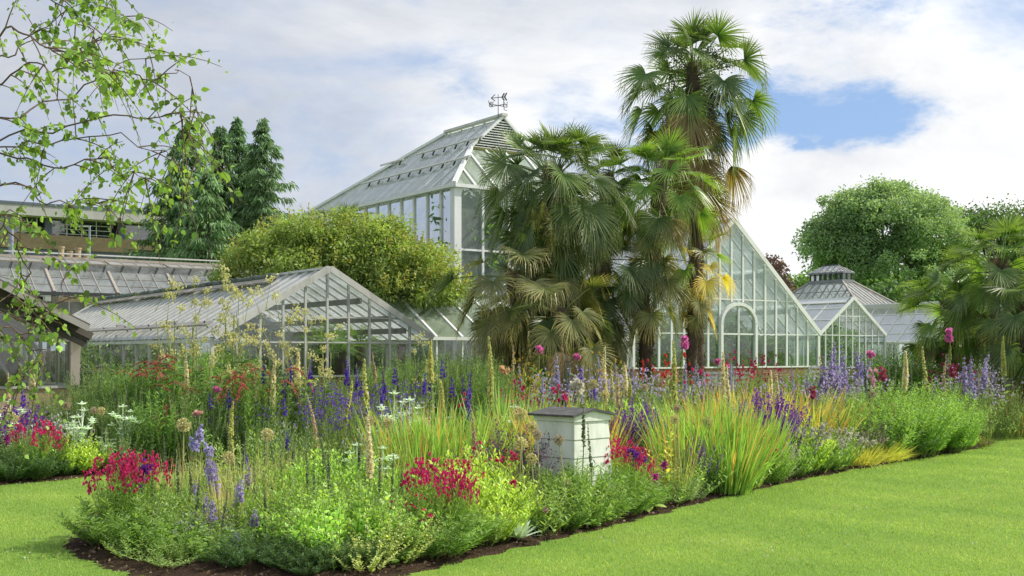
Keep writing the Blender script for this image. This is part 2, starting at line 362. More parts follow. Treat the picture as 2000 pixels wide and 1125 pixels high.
# grass blades on the near turf
def lawn_pts(n, d0, d1, powr):
    u = R.random(n); D = (d0**powr+u*(d1**powr-d0**powr))**(1/powr); x = (R.random(n)*1.5-.75)*2000/F*D
    q = np.stack([x, D], 1); ok = ~inside(FB, q) & ~inside(BB, q); return q[ok]
def turf(name, mat, n, d0, d1, h, wdt):
    q = lawn_pts(n, d0, d1, .6); n = len(q); P = np.column_stack([q, np.zeros(n)])
    d = unit(np.column_stack([R.normal(0, .55, (n, 2)), np.ones(n)])); mb = MB()
    wv_ = (np.sin(q[:, 0]*2.1+1.3*np.sin(q[:, 1]*1.7))+np.sin(q[:, 1]*2.9+1.1*np.sin(q[:, 0]*1.3+2))+np.sin(q[:, 0]*5.3+q[:, 1]*4.1))[:, None]*.07
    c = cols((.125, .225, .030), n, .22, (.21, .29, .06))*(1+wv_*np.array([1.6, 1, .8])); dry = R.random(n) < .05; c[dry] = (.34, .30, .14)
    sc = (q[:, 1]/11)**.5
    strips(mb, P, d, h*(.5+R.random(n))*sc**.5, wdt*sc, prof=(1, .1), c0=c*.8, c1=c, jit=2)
    return tag(mb.build(name, mat), kind='stuff')
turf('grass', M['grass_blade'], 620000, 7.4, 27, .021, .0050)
q = lawn_pts(3600, 8.2, 24, .8); mb = MB(); keep = ((q[:, 0] < -1.5) | (R.random(len(q)) < .22)) & (np.sin(q[:, 0]*3.1+np.sin(q[:, 1]*2.2)*1.5)+np.sin(q[:, 1]*2.7) > .3)
q = q[keep]; P = np.column_stack([q, np.full(len(q), .035)]); florets(mb, P, .016, (.80, .80, .76), petals=3); tag(mb.build('clover_flowers', M['petal']), kind='stuff')
# soil clods and bark bits along the bed rim
q = np.stack([R.uniform(-5, 9.5, 30000), R.uniform(8, 23, 30000)], 1); q = q[inside(FB, q)]; q = q[edge_dist(FB, q) < .55]; n = len(q)
mb = MB(); d = unit(R.normal(0, 1, (n, 3))*np.array([1, 1, .5])); strips(mb, np.column_stack([q, np.full(n, .035)]), d, .01+.03*R.random(n), .008+.018*R.random(n), prof=(.5, 1, .4), c0=cols((.055, .035, .024), n, .4, (.16, .115, .075)), jit=2)
tag(mb.build('bark_litter', M['dull_leaf']), kind='stuff')

# ================================================================== PLANT PROTOTYPES  (each: list of (part, mesh, parent part) and nominal height)
PROTO = {}
def put_proto(key, height, parts): PROTO[key] = (height, parts)
def leafy_mb(h, r, n, m, ll, lw, c, c2, lean=.5, droop=.25, up=.45, tip=.55, stemc=(.10, .15, .04), t0=.12, prof=PLEAF, sw=.008, crown=0, mound=.15):
    """clump of leafy stems; returns builder and the stem tops"""
    mb = MB(); P = disk(n, r*.4); out = P/np.maximum(r*.4, 1e-6); rr = np.linalg.norm(out[:, :2], axis=1)
    d = unit(np.column_stack([out[:, 0]*lean+R.normal(0, .10, n), out[:, 1]*lean+R.normal(0, .10, n), np.ones(n)]))
    L = h*(1-mound*rr**2)*(.80+.25*R.random(n)); dr = np.full(n, .06)
    stems(mb, P, d, L, sw, dr, cols(stemc, n), cols(stemc, n))
    i = np.repeat(np.arange(n), m); t = t0+(1.0-t0)*((np.tile(np.arange(m), n)+R.random(n*m)*.8)/m); t = np.clip(t, 0, 1)
    C = along(P[i], d[i], L[i], dr[i], t); az = np.tile(np.arange(m)*2.4, n)+np.repeat(R.random(n)*6.3, m)+R.normal(0, .3, n*m)
    hd = np.column_stack([np.cos(az), np.sin(az), R.normal(0, .2, n*m)]); ld = unit(hd*(1-up*.6)+np.array([0, 0, 1])*up+d[i]*.2)
    k = n*m; sz = (1-tip*t**1.5)*(.7+.5*R.random(k)); cc = cols(c, k, .2, c2)
    strips(mb, C, ld, ll*sz, lw*sz, prof=prof, droop=droop+R.normal(0, .1, k), c0=cc*.9, c1=cc*1.1)
    return mb, along(P, d, L, dr, np.ones(n)), d
def P_leafy(key, h, r, n, m, ll, lw, c, c2, **k):
    for v in range(2):
        mb, tops, d = leafy_mb(h, r, n, m, ll, lw, c, c2, **k); put_proto(f'{key}{v}', h, [('foliage', mb.mesh('foliage', M['leaf']), None)])
G_MID, G_LIGHT, G_DARK, G_LIME, G_GREY = (.075, .15, .022), (.135, .235, .03), (.035, .075, .018), (.21, .32, .035), (.13, .19, .10)
P_leafy('fern_herb', .6, .45, 44, 36, .105, .017, G_MID, G_LIGHT, lean=.8, tip=.3)
P_leafy('mound_light', .55, .55, 90, 22, .10, .034, G_LIGHT, (.20, .34, .035), lean=.85, up=.7, mound=.35)
P_leafy('mound_dark', .55, .5, 80, 40, .075, .012, (.032, .078, .026), (.055, .115, .030), lean=1.0, up=.5, mound=.4, tip=.3)
P_leafy('mound_lime', .5, .45, 70, 26, .09, .030, G_LIME, (.30, .37, .04), lean=.9, up=.6, mound=.3)
P_leafy('broad_herb', .5, .35, 18, 12, .15, .062, (.09, .19, .025), (.16, .26, .035), lean=.9, droop=.5)
P_leafy('tall_shoots', 1.5, .5, 50, 60, .11, .016, (.07, .13, .035), (.11, .19, .05), lean=.22, up=.6, tip=.5)
P_leafy('tall_grey', 1.4, .4, 26, 60, .07, .010, (.13, .20, .09), (.17, .24, .11), lean=.2, up=.8, tip=.5, stemc=(.16, .2, .1))
P_leafy('tall_leafy', 1.3, .55, 40, 42, .15, .030, (.06, .14, .02), (.11, .22, .03), lean=.28, up=.5)
P_leafy('airy_herb', .8, .45, 26, 22, .11, .024, (.12, .21, .04), (.19, .27, .07), lean=.6, up=.6)
P_leafy('willow_herb', 1.0, .6, 75, 46, .10, .016, (.11, .22, .03), (.17, .30, .04), lean=.5, up=.55, mound=.25)
P_leafy('grey_herb', .65, .42, 40, 34, .075, .015, (.15, .22, .09), (.20, .27, .14), lean=.7, up=.7, stemc=(.16, .2, .12))
P_leafy('variegated_herb', .6, .45, 44, 22, .065, .032, (.20, .26, .07), (.40, .42, .16), lean=.8, up=.5)
P_leafy('gold_leaf', .75, .12, 3, 24, .12, .035, (.36, .32, .04), (.20, .27, .04), lean=.2, up=.5, tip=.4, stemc=(.3, .25, .04))
P_leafy('bronze_herb', .5, .4, 40, 30, .06, .014, (.16, .12, .03), (.12, .16, .03), lean=.8)
def P_grass(key, h, r, n, wd, droop, c, c2, tip, tipn=0, lean=.35):
    for v in range(2):
        mb = MB(); P = disk(n, r*.45); o = P/(r*.45)
        d = unit(np.column_stack([o[:, 0]*lean+R.normal(0, .10, n), o[:, 1]*lean+R.normal(0, .10, n), np.ones(n)])); L = h*1.04*(.6+.45*R.random(n))
        cc = cols(c, n, .18, c2); strips(mb, P, d, L, wd, prof=(.7, 1, .9, .6, 0), droop=np.abs(R.normal(0, droop, n)), c0=cc*.85, c1=np.where(R.random((n, 1)) < tipn, cols(tip, n), cc*1.1), jit=3)
        parts = [('foliage', mb.mesh('foliage', M['leaf']), None)]; put_proto(f'{key}{v}', h, parts)
P_grass('sword_grass', 1.0, .55, 380, .017, .28, (.095, .19, .025), (.17, .28, .035), (.36, .15, .05), .12)
P_grass('iris_fan', .8, .25, 46, .030, .10, (.09, .20, .04), (.14, .26, .05), (.2, .25, .06), .2, .3)
P_grass('russet_grass', .55, .5, 260, .012, .3, (.20, .26, .04), (.30, .28, .05), (.34, .14, .04), .45, .5)
P_grass('golden_grass', .5, .55, 420, .009, .5, (.26, .31, .03), (.36, .33, .05), (.36, .26, .06), .3, .9)
P_grass('hay_grass', .8, .45, 200, .006, .35, (.28, .29, .10), (.38, .33, .16), (.45, .34, .2), .5, .45)
def P_spike(key, frac, col, col2, rad=.03, n=150, fs=.034, leafn=36, stemc=(.16, .20, .06), ll=.16, lw=.03, lc=(.12, .19, .04), taper=.75, bend=0., name='flower_spike', height=1.0, topcol=None, start=None, petals=3, loose=0.):
    """one upright stem, leafy below, packed with florets above; normalised to 1 m"""
    st = MB(); k = 14; t = np.linspace(0, 1, k); ph = R.random()*6.28
    path = np.column_stack([np.cos(ph)*bend*t**2+.006*np.sin(t*9), np.sin(ph)*bend*t**2+.006*np.cos(t*8), t*height])
    tube(st, path, np.linspace(.009, .004, k), stemc, 5)
    def at(u): return np.column_stack([np.interp(u, t, path[:, j]) for j in range(3)])
    fl = MB(); u = 1-frac*np.sqrt(R.random(n)*.96+.04*0)**1.0 if start is None else start+(1-start)*R.random(n)
    u = 1-frac*(R.random(n)**.85) if start is None else u
    rel = (1-u)/frac; az = R.random(n)*6.283; ra = rad*(1-taper*(1-np.minimum(rel, 1))**2)*(.7+.4*R.random(n)+loose*R.random(n))
    o = np.column_stack([np.cos(az), np.sin(az), R.normal(0, .2, n)]); C = at(u)+o*ra[:, None]
    szz = fs*(.5+.6*np.minimum(rel*1.6, 1))
    if topcol is not None:
        g = rel < .30; florets(fl, C[~g], szz[~g], col, col2, petals, out=o[~g]); florets(fl, C[g], szz[g], topcol, None, petals, out=o[g])
    else: florets(fl, C, szz, col, col2, petals, out=o)
    lf = MB(); m = leafn; u = (.03+(1-frac-.02)*R.random(m)); az = R.random(m)*6.283
    ld = unit(np.column_stack([np.cos(az), np.sin(az), .3+.5*R.random(m)])); s = (1-u*.6)*(.7+.5*R.random(m)); cc = cols(lc, m, .2)
    strips(lf, at(u), ld, ll*s, lw*s, droop=.35, c0=cc, c1=cc*1.1)
    return height, [('stem', st.mesh('stem', M['dull_leaf']), None), (name, fl.mesh(name, M['petal']), None), ('leaves', lf.mesh('leaves', M['leaf']), None)]
for i, fr in enumerate((.38, .55, .68)):
    put_proto(f'cream_spire{i}', *P_spike('', fr, (.88, .82, .46), (.95, .91, .62), .022, 280, .031, bend=.03*i))
    put_proto(f'lime_spire{i}', *P_spike('', fr, (.58, .64, .16), (.84, .84, .36), .021, 280, .031, bend=.04*i))
    put_proto(f'tan_spire{i}', *P_spike('', fr, (.62, .52, .31), (.76, .67, .44), .015, 170, .025, bend=.05*i, stemc=(.22, .17, .08)))
for i in range(3):
    put_proto(f'larkspur{i}', *P_spike('', .20+.08*i, (.10, .045, .55), (.20, .07, .55), .016, 34+12*i, .030, 30, ll=.10, lw=.008, lc=(.08, .15, .04), bend=.03*i, loose=.5))
    put_proto(f'lilac_spire{i}', *P_spike('', .34+.08*i, (.42, .37, .68), (.55, .48, .74), .024, 80, .036, 26, ll=.12, lw=.018, lc=(.10, .17, .05), bend=.05*i, loose=.6))
    put_proto(f'pale_spire{i}', *P_spike('', .34+.1*i, (.40, .41, .62), (.55, .52, .68), .018, 90, .026, 26, ll=.10, lw=.014, lc=(.13, .19, .09), bend=.04*i, loose=.5))
    put_proto(f'green_spire{i}', *P_spike('', .4+.1*i, (.17, .24, .12), (.24, .30, .18), .012, 110, .020, 46, ll=.09, lw=.012, lc=(.11, .19, .07), bend=.04*i, stemc=(.16, .2, .1)))
put_proto('foxglove0', *P_spike('', .45, (.30, .38, .09), (.42, .45, .12), .014, 120, .020, 26, topcol=(.75, .14, .50), bend=.02))
# replace the foxglove's crown with open bells
def bells(key, frac, base=.035, n=26, c=(.75, .13, .48), c2=(.82, .30, .62), fs=.055):
    h, parts = PROTO[key]; mb = MB(); u = 1-frac*R.random(n); az = R.random(n)*6.28; o = np.column_stack([np.cos(az), np.sin(az), np.full(n, -.4)])
    florets(mb, np.column_stack([np.zeros(n), np.zeros(n), u*h])+o*base*.7*(.4+1.6*((1-u)/frac))[:, None].clip(0, 1), fs, c, c2, 4, out=o); parts.append(('flower_head', mb.mesh('flower_head', M['petal']), None))
bells('foxglove0', .10)
# clumps with flowers over foliage
def P_clump(key, base, flowers, fname='flowers', extra=None):
    mb, tops, d = base; h = tops[:, 2].max(); fl = MB(); flowers(fl, tops, d)
    parts = [('foliage', mb.mesh('foliage', M['leaf']), None), (fname, fl.mesh(fname, M['petal']), None)]
    v = fl.arrays()[0]; put_proto(key, max(h, float(np.percentile(v[:, 2], 99.5))), parts)
def sprays(c, c2, n, fs, spread, h, sel=1.0, dark=None, petals=4, up=.7):
    def f(fl, tops, d):
        k = np.flatnonzero(R.random(len(tops)) < sel); T = tops[k]; i = np.repeat(np.arange(len(T)), n)
        stems(fl, T, unit(d[k]+np.array([0, 0, .6])), h, .005, .1, cols((.14, .16, .05), len(T)), cols((.2, .12, .06), len(T)))
        P = T[i]+unit(d[k])[i]*(h*R.random(len(i)))[:, None]+R.normal(0, spread, (len(i), 3)); florets(fl, P, fs*(.7+.5*R.random(len(i))), c, c2, petals)
    return f
for i in range(2):
    P_clump(f'red_clump{i}', leafy_mb(.62, .42, 70, 34, .085, .015, (.13, .24, .03), (.19, .30, .05), lean=.45, up=.6, mound=.2), sprays((.60, .010, .13), (.74, .03, .24), 10, .036, .032, .13, .30))
    P_clump(f'red_sprig{i}', leafy_mb(.55, .28, 12, 22, .08, .016, (.13, .24, .03), (.19, .30, .05), lean=.5, up=.6), sprays((.62, .008, .10), (.74, .02, .20), 6, .032, .028, .12, .4))
    P_clump(f'violet_clump{i}', leafy_mb(.5, .32, 52, 18, .075, .020, (.08, .15, .04), (.12, .2, .05), lean=.55, up=.5), sprays((.17, .03, .42), (.32, .08, .54), 40, .020, .010, .34, .95, petals=2))
    P_clump(f'plum_clump{i}', leafy_mb(.45, .34, 34, 20, .07, .02, (.10, .14, .05), (.15, .17, .07), lean=.6, up=.5), sprays((.19, .08, .22), (.28, .14, .27), 26, .016, .010, .34, .9, petals=2))
    P_clump(f'snapdragon{i}', leafy_mb(.55, .3, 16, 30, .07, .014, (.10, .2, .03), (.15, .26, .05), lean=.4, up=.6), sprays((.66, .10, .36), (.80, .34, .52), 14, .032, .018, .18, .75))
    P_clump(f'larkspur_haze{i}', leafy_mb(.9, .55, 70, 24, .07, .008, (.09, .16, .05), (.15, .21, .08), lean=.4, up=.6, mound=.2), sprays((.10, .05, .48), (.22, .12, .52), 6, .022, .03, .10, .5, petals=2))
    P_clump(f'lilac_haze{i}', leafy_mb(.7, .45, 40, 24, .07, .014, (.14, .2, .08), (.18, .25, .1), lean=.5, up=.6, mound=.2), sprays((.46, .40, .66), (.6, .54, .72), 7, .024, .04, .12, .5, petals=2))
    P_clump(f'sedum{i}', leafy_mb(.5, .5, 74, 17, .095, .042, (.19, .33, .05), (.27, .41, .07), lean=.8, up=.6, mound=.3), sprays((.30, .46, .10), (.38, .52, .14), 12, .014, .032, .03, .75, petals=2))
    P_clump(f'button_clump{i}', leafy_mb(.5, .5, 80, 26, .09, .020, (.13, .22, .05), (.18, .29, .05), lean=.8, up=.7, mound=.2), sprays((.66, .66, .54), (.54, .55, .42), 9, .030, .012, .10, .42, petals=3))
    P_clump(f'poppy_clump{i}', leafy_mb(.7, .5, 26, 18, .10, .022, (.10, .17, .05), (.14, .21, .06), lean=.5), sprays((.70, .035, .02), (.62, .06, .05), 3, .05, .06, .15, .3))
    P_clump(f'crimson_clump{i}', leafy_mb(.7, .45, 36, 20, .08, .02, (.09, .17, .04), (.14, .22, .05), lean=.5), sprays((.45, .02, .12), (.60, .06, .20), 6, .035, .05, .12, .35))
    P_clump(f'white_haze{i}', leafy_mb(.6, .4, 34, 20, .07, .014, (.16, .22, .11), (.22, .28, .16), lean=.6, up=.6), sprays((.62, .66, .62), (.5, .56, .52), 9, .022, .05, .08, .8, petals=2))
    P_clump(f'amber_clump{i}', leafy_mb(.9, .5, 40, 16, .16, .025, (.14, .2, .03), (.3, .3, .04), lean=.4, up=.8), sprays((.70, .38, .03), (.62, .50, .04), 5, .04, .05, .12, .22, petals=3))
def P_allium(key, r, c, c2):
    st = MB(); tube(st, [(0, 0, 0), (.02, .01, .5), (.0, .02, 1-r)], (.006, .005, .004), (.26, .26, .10), 5); hd = MB(); n = 130; d = unit(R.normal(0, 1, (n, 3))); ctr = np.array([0, .02, 1-r])
    stems(hd, np.repeat(ctr[None], n, 0), d, r*.9, .0022, 0, cols(c, n)*.8, cols(c, n), 3); florets(hd, ctr+d*r*.9*(.85+.2*R.random((n, 1))), r*.26, c, c2, 3, out=d)
    put_proto(key, 1.0, [('stem', st.mesh('stem', M['dull_leaf']), None), ('seed_head', hd.mesh('seed_head', M['dull_leaf']), None)])
P_allium('allium0', .055, (.36, .32, .17), (.46, .42, .25)); P_allium('allium1', .046, (.32, .28, .15), (.42, .37, .22)); P_allium('allium2', .042, (.28, .21, .18), (.38, .31, .24))
def P_thalictrum(key):
    st = MB(); heads = []; lf = MB()
    for s in range(3):
        b = np.array([R.normal(0, .02), R.normal(0, .02), 0]); top = np.array([R.normal(0, .08), R.normal(0, .08), .80+.1*R.random()]); p = np.linspace(b, top, 6); tube(st, p, np.linspace(.006, .003, 6), (.17, .2, .07), 5)
        for k in range(4):
            a = p[3+k % 3]+(p[5]-p[4])*R.random(); az = R.random()*6.28; e = a+np.array([np.cos(az)*.09, np.sin(az)*.09, .08+.12*R.random()]); tube(st, [a, (a+e)/2+[0, 0, .015], e], (.003, .002, .002), (.2, .24, .06), 4)
            n = 24; hd = MB(); heads.append(hd); florets(hd, e+R.normal(0, .018, (n, 3))*[1, 1, .9], .016, (.68, .69, .24), (.80, .80, .42), 3)
        m = 30; u = .1+.6*R.random(m); az = R.random(m)*6.28; cc = cols((.10, .18, .05), m); strips(lf, b+(top-b)*u[:, None], unit(np.column_stack([np.cos(az), np.sin(az), .5+0*az])), .11, .03, droop=.3, c0=cc)
    put_proto(key, 1.0, [('stem', st.mesh('stem', M['dull_leaf']), None), *[('flower_head', q_.mesh('flower_head', M['petal']), None) for q_ in heads], ('leaves', lf.mesh('leaves', M['leaf']), None)])
for i in range(3): P_thalictrum(f'thalictrum{i}')
def P_eryngium(key):
    st = MB(); hd = MB(); br = MB(); top = np.array([0, 0, .62]); tube(st, [(0, 0, 0), (.01, 0, .3), top], (.012, .010, .007), (.42, .47, .42), 6); tips = [top+[0, 0, .32]]
    for k in range(11):
        a = np.array([0, 0, .30+.3*R.random()]); az = k*2.4; e = a+np.array([np.cos(az)*.13, np.sin(az)*.13, .10+.26*R.random()]); tips.append(e)
    heads = []
    for e in tips:
        hd = MB(); heads.append(hd); a = np.array([0, 0, min(.6, e[2]-.15)]); tube(st, [a, (a+e)/2, e], (.006, .005, .004), (.46, .52, .47), 5)
        n = 12; az = np.arange(n)*6.283/n; d = unit(np.column_stack([np.cos(az), np.sin(az), .25+0*az])); cc = cols((.50, .57, .52), n, .1); strips(hd, np.repeat(e[None], n, 0), d, .07, .022, prof=(.4, 1, .5, 0), droop=-.1, c0=cc)
        m = 40; dd = unit(R.normal(0, 1, (m, 3))*[1, 1, 1.7]); florets(hd, e+[0, 0, .02]+dd*[.012, .012, .022], .012, (.42, .50, .47), (.5, .56, .55), 2, out=dd)
    n = 34; u = R.random(n)*.6; az = R.random(n)*6.28; cc = cols((.36, .44, .36), n, .15); strips(br, np.column_stack([0*u, 0*u, u]), unit(np.column_stack([np.cos(az), np.sin(az), .4+0*az])), .12, .045, prof=(.5, 1, .6, 0), droop=.3, c0=cc)
    put_proto(key, 1.0, [('stem', st.mesh('stem', M['dull_leaf']), None), ('leaves', br.mesh('leaves', M['dull_leaf']), None), *[('flower_head', q_.mesh('flower_head', M['dull_leaf']), None) for q_ in heads]])
for i in range(2): P_eryngium(f'eryngium{i}')
def P_coral(key, flat):
    """arching stems hung with coral beads"""
    mb, tops, d = leafy_mb(1.1, .55, 44, 40, .11, .026, (.06, .14, .02), (.13, .23, .03), lean=.3, up=.5); fl = MB()
    for T_ in tops[::4]:
        az = R.random()*6.28; L = .28+.2*R.random(); t = np.linspace(0, 1, 9); p = T_+np.column_stack([np.cos(az)*L*t, np.sin(az)*L*t, (.26 if flat else .22)*t-(.22 if flat else .42)*t**2]); tube(fl, p, .004, (.42, .07, .07), 4)
        u = R.random(26); P = np.column_stack([np.interp(u, t, p[:, j]) for j in range(3)])+R.normal(0, .007, (26, 3)); florets(fl, P, .020, (.68, .15, .14), (.78, .28, .22), 3)
    put_proto(key, 1.3, [('foliage', mb.mesh('foliage', M['leaf']), None), ('flowers', fl.mesh('flowers', M['petal']), None)])
P_coral('coral0', False); P_coral('coral1', True)
def P_rosette(key, n, L, wd, c, c2, el, droop, prof=(.35, .8, 1, .7, 0)):
    mb = MB(); az = np.arange(n)*2.4; e = el*(.35+.65*np.linspace(0, 1, n)); d = np.column_stack([np.cos(az)*np.cos(e), np.sin(az)*np.cos(e), np.sin(e)]); cc = cols(c, n, .12, c2)
    S = np.column_stack([-np.sin(az), np.cos(az), R.normal(0, .12, n)]); strips(mb, np.zeros((n, 3))+[0, 0, .02], d, L*(.75+.4*R.random(n)), wd, S=unit(S), prof=prof, droop=droop, c0=cc*.9, c1=cc)
    put_proto(key, L*.6, [('leaves', mb.mesh('leaves', M['dull_leaf'] if c[2] > .1 else M['leaf']), None)])
P_rosette('silver_rosette', 34, .23, .038, (.30, .37, .31), (.40, .46, .40), 1.1, .15); P_rosette('hosta', 16, .30, .11, (.24, .38, .05), (.32, .44, .07), 1.1, .45)
def P_bloom(key, c, c2, n, spread, fs, hh=1.0, lf=True):
    st = MB(); tube(st, [(0, 0, 0), (.01, .01, .5), (0, 0, .97)], (.007, .006, .005), (.14, .2, .05), 5); fl = MB(); florets(fl, np.array([0, 0, .95])+R.normal(0, 1, (n, 3))*spread, fs, c, c2, 4)
    mb = MB(); m = 22; az = R.random(m)*6.28; cc = cols((.10, .2, .04), m); strips(mb, np.column_stack([0*az, 0*az, R.random(m)*.7]), unit(np.column_stack([np.cos(az), np.sin(az), .9+0*az])), .20, .022, droop=.3, c0=cc)
    put_proto(key, 1.0, [('stem', st.mesh('stem', M['dull_leaf']), None), ('flowers', fl.mesh('flowers', M['petal']), None), ('leaves', mb.mesh('leaves', M['leaf']), None)])
P_bloom('white_iris', (.78, .78, .70), (.7, .68, .5), 16, np.array([.022, .022, .05]), .075); P_bloom('pink_ball', (.72, .12, .42), (.8, .28, .55), 26, np.array([.016, .016, .016]), .045)
P_bloom('buff_iris', (.62, .40, .20), (.7, .5, .25), 9, np.array([.03, .03, .03]), .06); P_bloom('lilac_bloom', (.46, .42, .78), (.6, .58, .8), 26, np.array([.025, .025, .03]), .05)
P_bloom('magenta_head', (.52, .03, .36), (.66, .06, .42), 30, np.array([.025, .025, .055]), .05); P_bloom('dark_violet_head', (.13, .02, .34), (.22, .05, .42), 36, np.array([.03, .03, .075]), .045)
P_bloom('pink_white_head', (.74, .36, .48), (.82, .66, .68), 26, np.array([.022, .022, .05]), .045); P_bloom('cone_daisy', (.72, .45, .42), (.6, .3, .22), 14, np.array([.028, .028, .008]), .05); P_bloom('maroon_head', (.34, .03, .10), (.45, .08, .16), 22, np.array([.022, .022, .04]), .05)
# ================================================================== GLASSHOUSES
def v3(xy, z): return np.array([xy[0], xy[1], z])
def span(pts2, a, axis=0):
    """where the line axis==a cuts a convex polygon: min and max of the other axis"""
    o = []; n = len(pts2)
    for i in range(n):
        p, q = pts2[i], pts2[(i+1) % n]
        if abs(q[axis]-p[axis]) < 1e-9:
            if abs(p[axis]-a) < 1e-6: o += [p[1-axis], q[1-axis]]
            continue
        t = (a-p[axis])/(q[axis]-p[axis])
        if -1e-6 <= t <= 1+1e-6: o.append(p[1-axis]+t*(q[1-axis]-p[1-axis]))
    return (min(o), max(o)) if len(o) >= 2 else None
def glazed(parent, name, poly, bdir, na=0, avals=None, bvals=(), bw=.04, bd=.06, gmat='g_clear', bmat='white', bar='glazing_bar', tr='transom', low=None, tw=.035, offs=0.0, ends=True):
    """one glazed face: a pane with its bars and transoms as sub-parts; bars run along bdir"""
    poly = [np.array(p, float) for p in poly]; o = poly[0]; nrm = np.cross(poly[1]-o, poly[2]-o); nrm /= np.linalg.norm(nrm)
    b = np.array(bdir, float); b -= nrm*b.dot(nrm); b /= np.linalg.norm(b); a = np.cross(b, nrm)
    p2 = [((p-o)@a, (p-o)@b) for p in poly]; g = SB().poly([p+nrm*offs for p in poly]).build(name, M[gmat], parent)
    a0 = min(p[0] for p in p2); a1 = max(p[0] for p in p2)
    if avals is None: avals = np.linspace(a0, a1, na+1)[(0 if ends else 1):(None if ends else -1)] if na else []
    for k, x in enumerate(avals):
        s = span(p2, min(max(x, a0+1e-4), a1-1e-4))
        if s is None or s[1]-s[0] < .05: continue
        lo = max(s[0], low[k]) if low and k in low else s[0]
        P = o+a*x+b*lo; Q = o+a*x+b*s[1]; SB().bar(P, Q, bw, bd, a).build(bar, M[bmat], g)
    for y in bvals:
        s = span(p2, y, 1)
        if s: SB().bar(o+a*s[0]+b*y, o+a*s[1]+b*y, tw, bd*.8, b).build(tr, M[bmat], g)
    return g
def piece(parent, name, mat, a, b, wd, dp, side): return SB().bar(a, b, wd, dp, side).build(name, M[mat], parent)
def ring_wall(parent, A, W, L, z, th, mat, name='base_wall', sill='concrete'):
    s = SB(); a = v3(A, 0)
    s.box(a, U*W, V*th, Z*z); s.box(a+V*(L-th), U*W, V*th, Z*z); s.box(a+V*th, U*th, V*(L-2*th), Z*z); s.box(a+U*(W-th)+V*th, U*th, V*(L-2*th), Z*z)
    s.build(name, M[mat], parent); q = SB(); e = .03; a = a+Z*z-U*e-V*e
    q.box(a, U*(W+2*e), V*(th+e), Z*.045); q.box(a+V*(th+e), U*(th+e), V*(L-th), Z*.045); q.box(a+V*(th+e)+U*(W-th+e), U*(th+e), V*(L-th), Z*.045); q.build('sill', M[sill], parent)
def gable_house(t, A, W, L, ez, rz, sz, nb, ns, frame, roofg, wallg, base, tz=(), roofbar=.045, rb=None, post=.07, low=None, back=True, roof_tr=(), ends=False, wall_tr=True, overhang=0.0, side_nb=None, gbw=.045, over=.06):
    a = v3(A, 0); b = a+U*W; m = a+U*W/2; rb = rb or frame; e = .03
    ring_wall(t, A, W, L, sz, .12, base, sill=frame)
    s0 = sz+.045
    glazed(t, 'gable_glazing', [a+Z*s0, b+Z*s0, b+Z*ez, m+Z*rz, a+Z*ez], Z, nb, bvals=[z-s0 for z in tz], gmat=wallg, bmat=frame, low=low, bw=gbw)
    k = V*L
    if back: glazed(t, 'gable_glazing', [b+k+Z*s0, a+k+Z*s0, a+k+Z*ez, m+k+Z*rz, b+k+Z*ez], Z, nb, bvals=[ez-s0], gmat=wallg, bmat=frame)
    sn = side_nb or ns
    for p, d in ((a, -1), (b, 1)): glazed(t, 'wall_glazing', [p+Z*s0, p+k+Z*s0, p+k+Z*ez, p+Z*ez], Z, sn, bvals=(), gmat=wallg, bmat=frame, ends=False)
    f = -V*over
    for p, d in ((a, -1), (b, 1)):
        n = U*d*(rz-ez)+Z*W/2; n = n/np.linalg.norm(n); dn = (p-m+Z*(ez-rz)); dn /= np.linalg.norm(dn); q = p+Z*ez+dn*overhang
        glazed(t, 'roof_glazing', [q+n*.02+f, q+k+n*.02, m+k+Z*rz+n*.02, m+Z*rz+n*.02+f], -dn, ns, gmat=roofg, bmat=rb, bar='rafter', bw=roofbar, bd=.06, bvals=roof_tr, tr='purlin')
        piece(t, 'bargeboard', frame, q+f+n*.03-V*.025, m+Z*rz+f+n*.03-V*.025, .05, .14, V)
        piece(t, 'gutter', frame, q-Z*.06+U*d*.03, q+k-Z*.06+U*d*.03, .09, .07, U)
        for c in (p, p+k): piece(t, 'corner_post', frame, c+Z*s0+U*d*.012-V*.012, c+Z*(ez-.01)+U*d*.012-V*.012, post, post, U)
    piece(t, 'ridge_cap', frame, m+Z*(rz+.05)+f*1.2, m+k+Z*(rz+.05), .14, .05, U)
# ---------- the near grey house with the gable towards the bed
A1 = (-6.24, 24.0); W1, L1, E1, R1, S1 = 5.25, 17.5, 1.97, 3.49, 1.12
G1 = thing('glasshouse', 'long grey greenhouse with glazed gable end facing the flower bed', 'greenhouse'); g1 = v3(A1, 0)
gable_house(G1, A1, W1, L1, E1, R1, S1, 10, 34, 'alu', 'g_roof', 'g_clear', 'brick_red', tz=(E1-.08, 2.45), roofbar=.05, over=.12, side_nb=17)
dn = -U*W1/2+Z*(E1-R1); dn /= np.linalg.norm(dn); nn = np.cross(dn, V); nn = nn if nn[2] > 0 else -nn
rid = g1+U*W1/2+Z*R1
for s0, s1 in ((2.2, 7.0), (7.4, 12.2), (12.6, 17.2)):     # rolled shading under the ridge and the box it drops from
    b = rid+dn*.30+nn*.13; mb = MB(); t = np.linspace(s0, s1, 40); tube(mb, b+V*t[:, None]+R.normal(0, .012, (40, 3)), .085, (.075, .095, .075), 8, .3)
    r = mb.build('rolled_shade', M['dull_leaf'], G1); piece(r, 'shade_box', 'pale_wood', b+dn*.20+V*(s0-.3), b+dn*.20+V*(s1+.1), .19, .03, dn)
q = rid+dn*2.62+nn*.14; piece(G1, 'gutter_board', 'grey_wood', q+V*.9, q+V*16.9, .16, .04, dn)
for k in np.linspace(1.2, 16.6, 9): piece(G1, 'bracket', 'dark_metal', q+V*k-nn*.10, q+V*k+nn*.06, .03, .03, V)
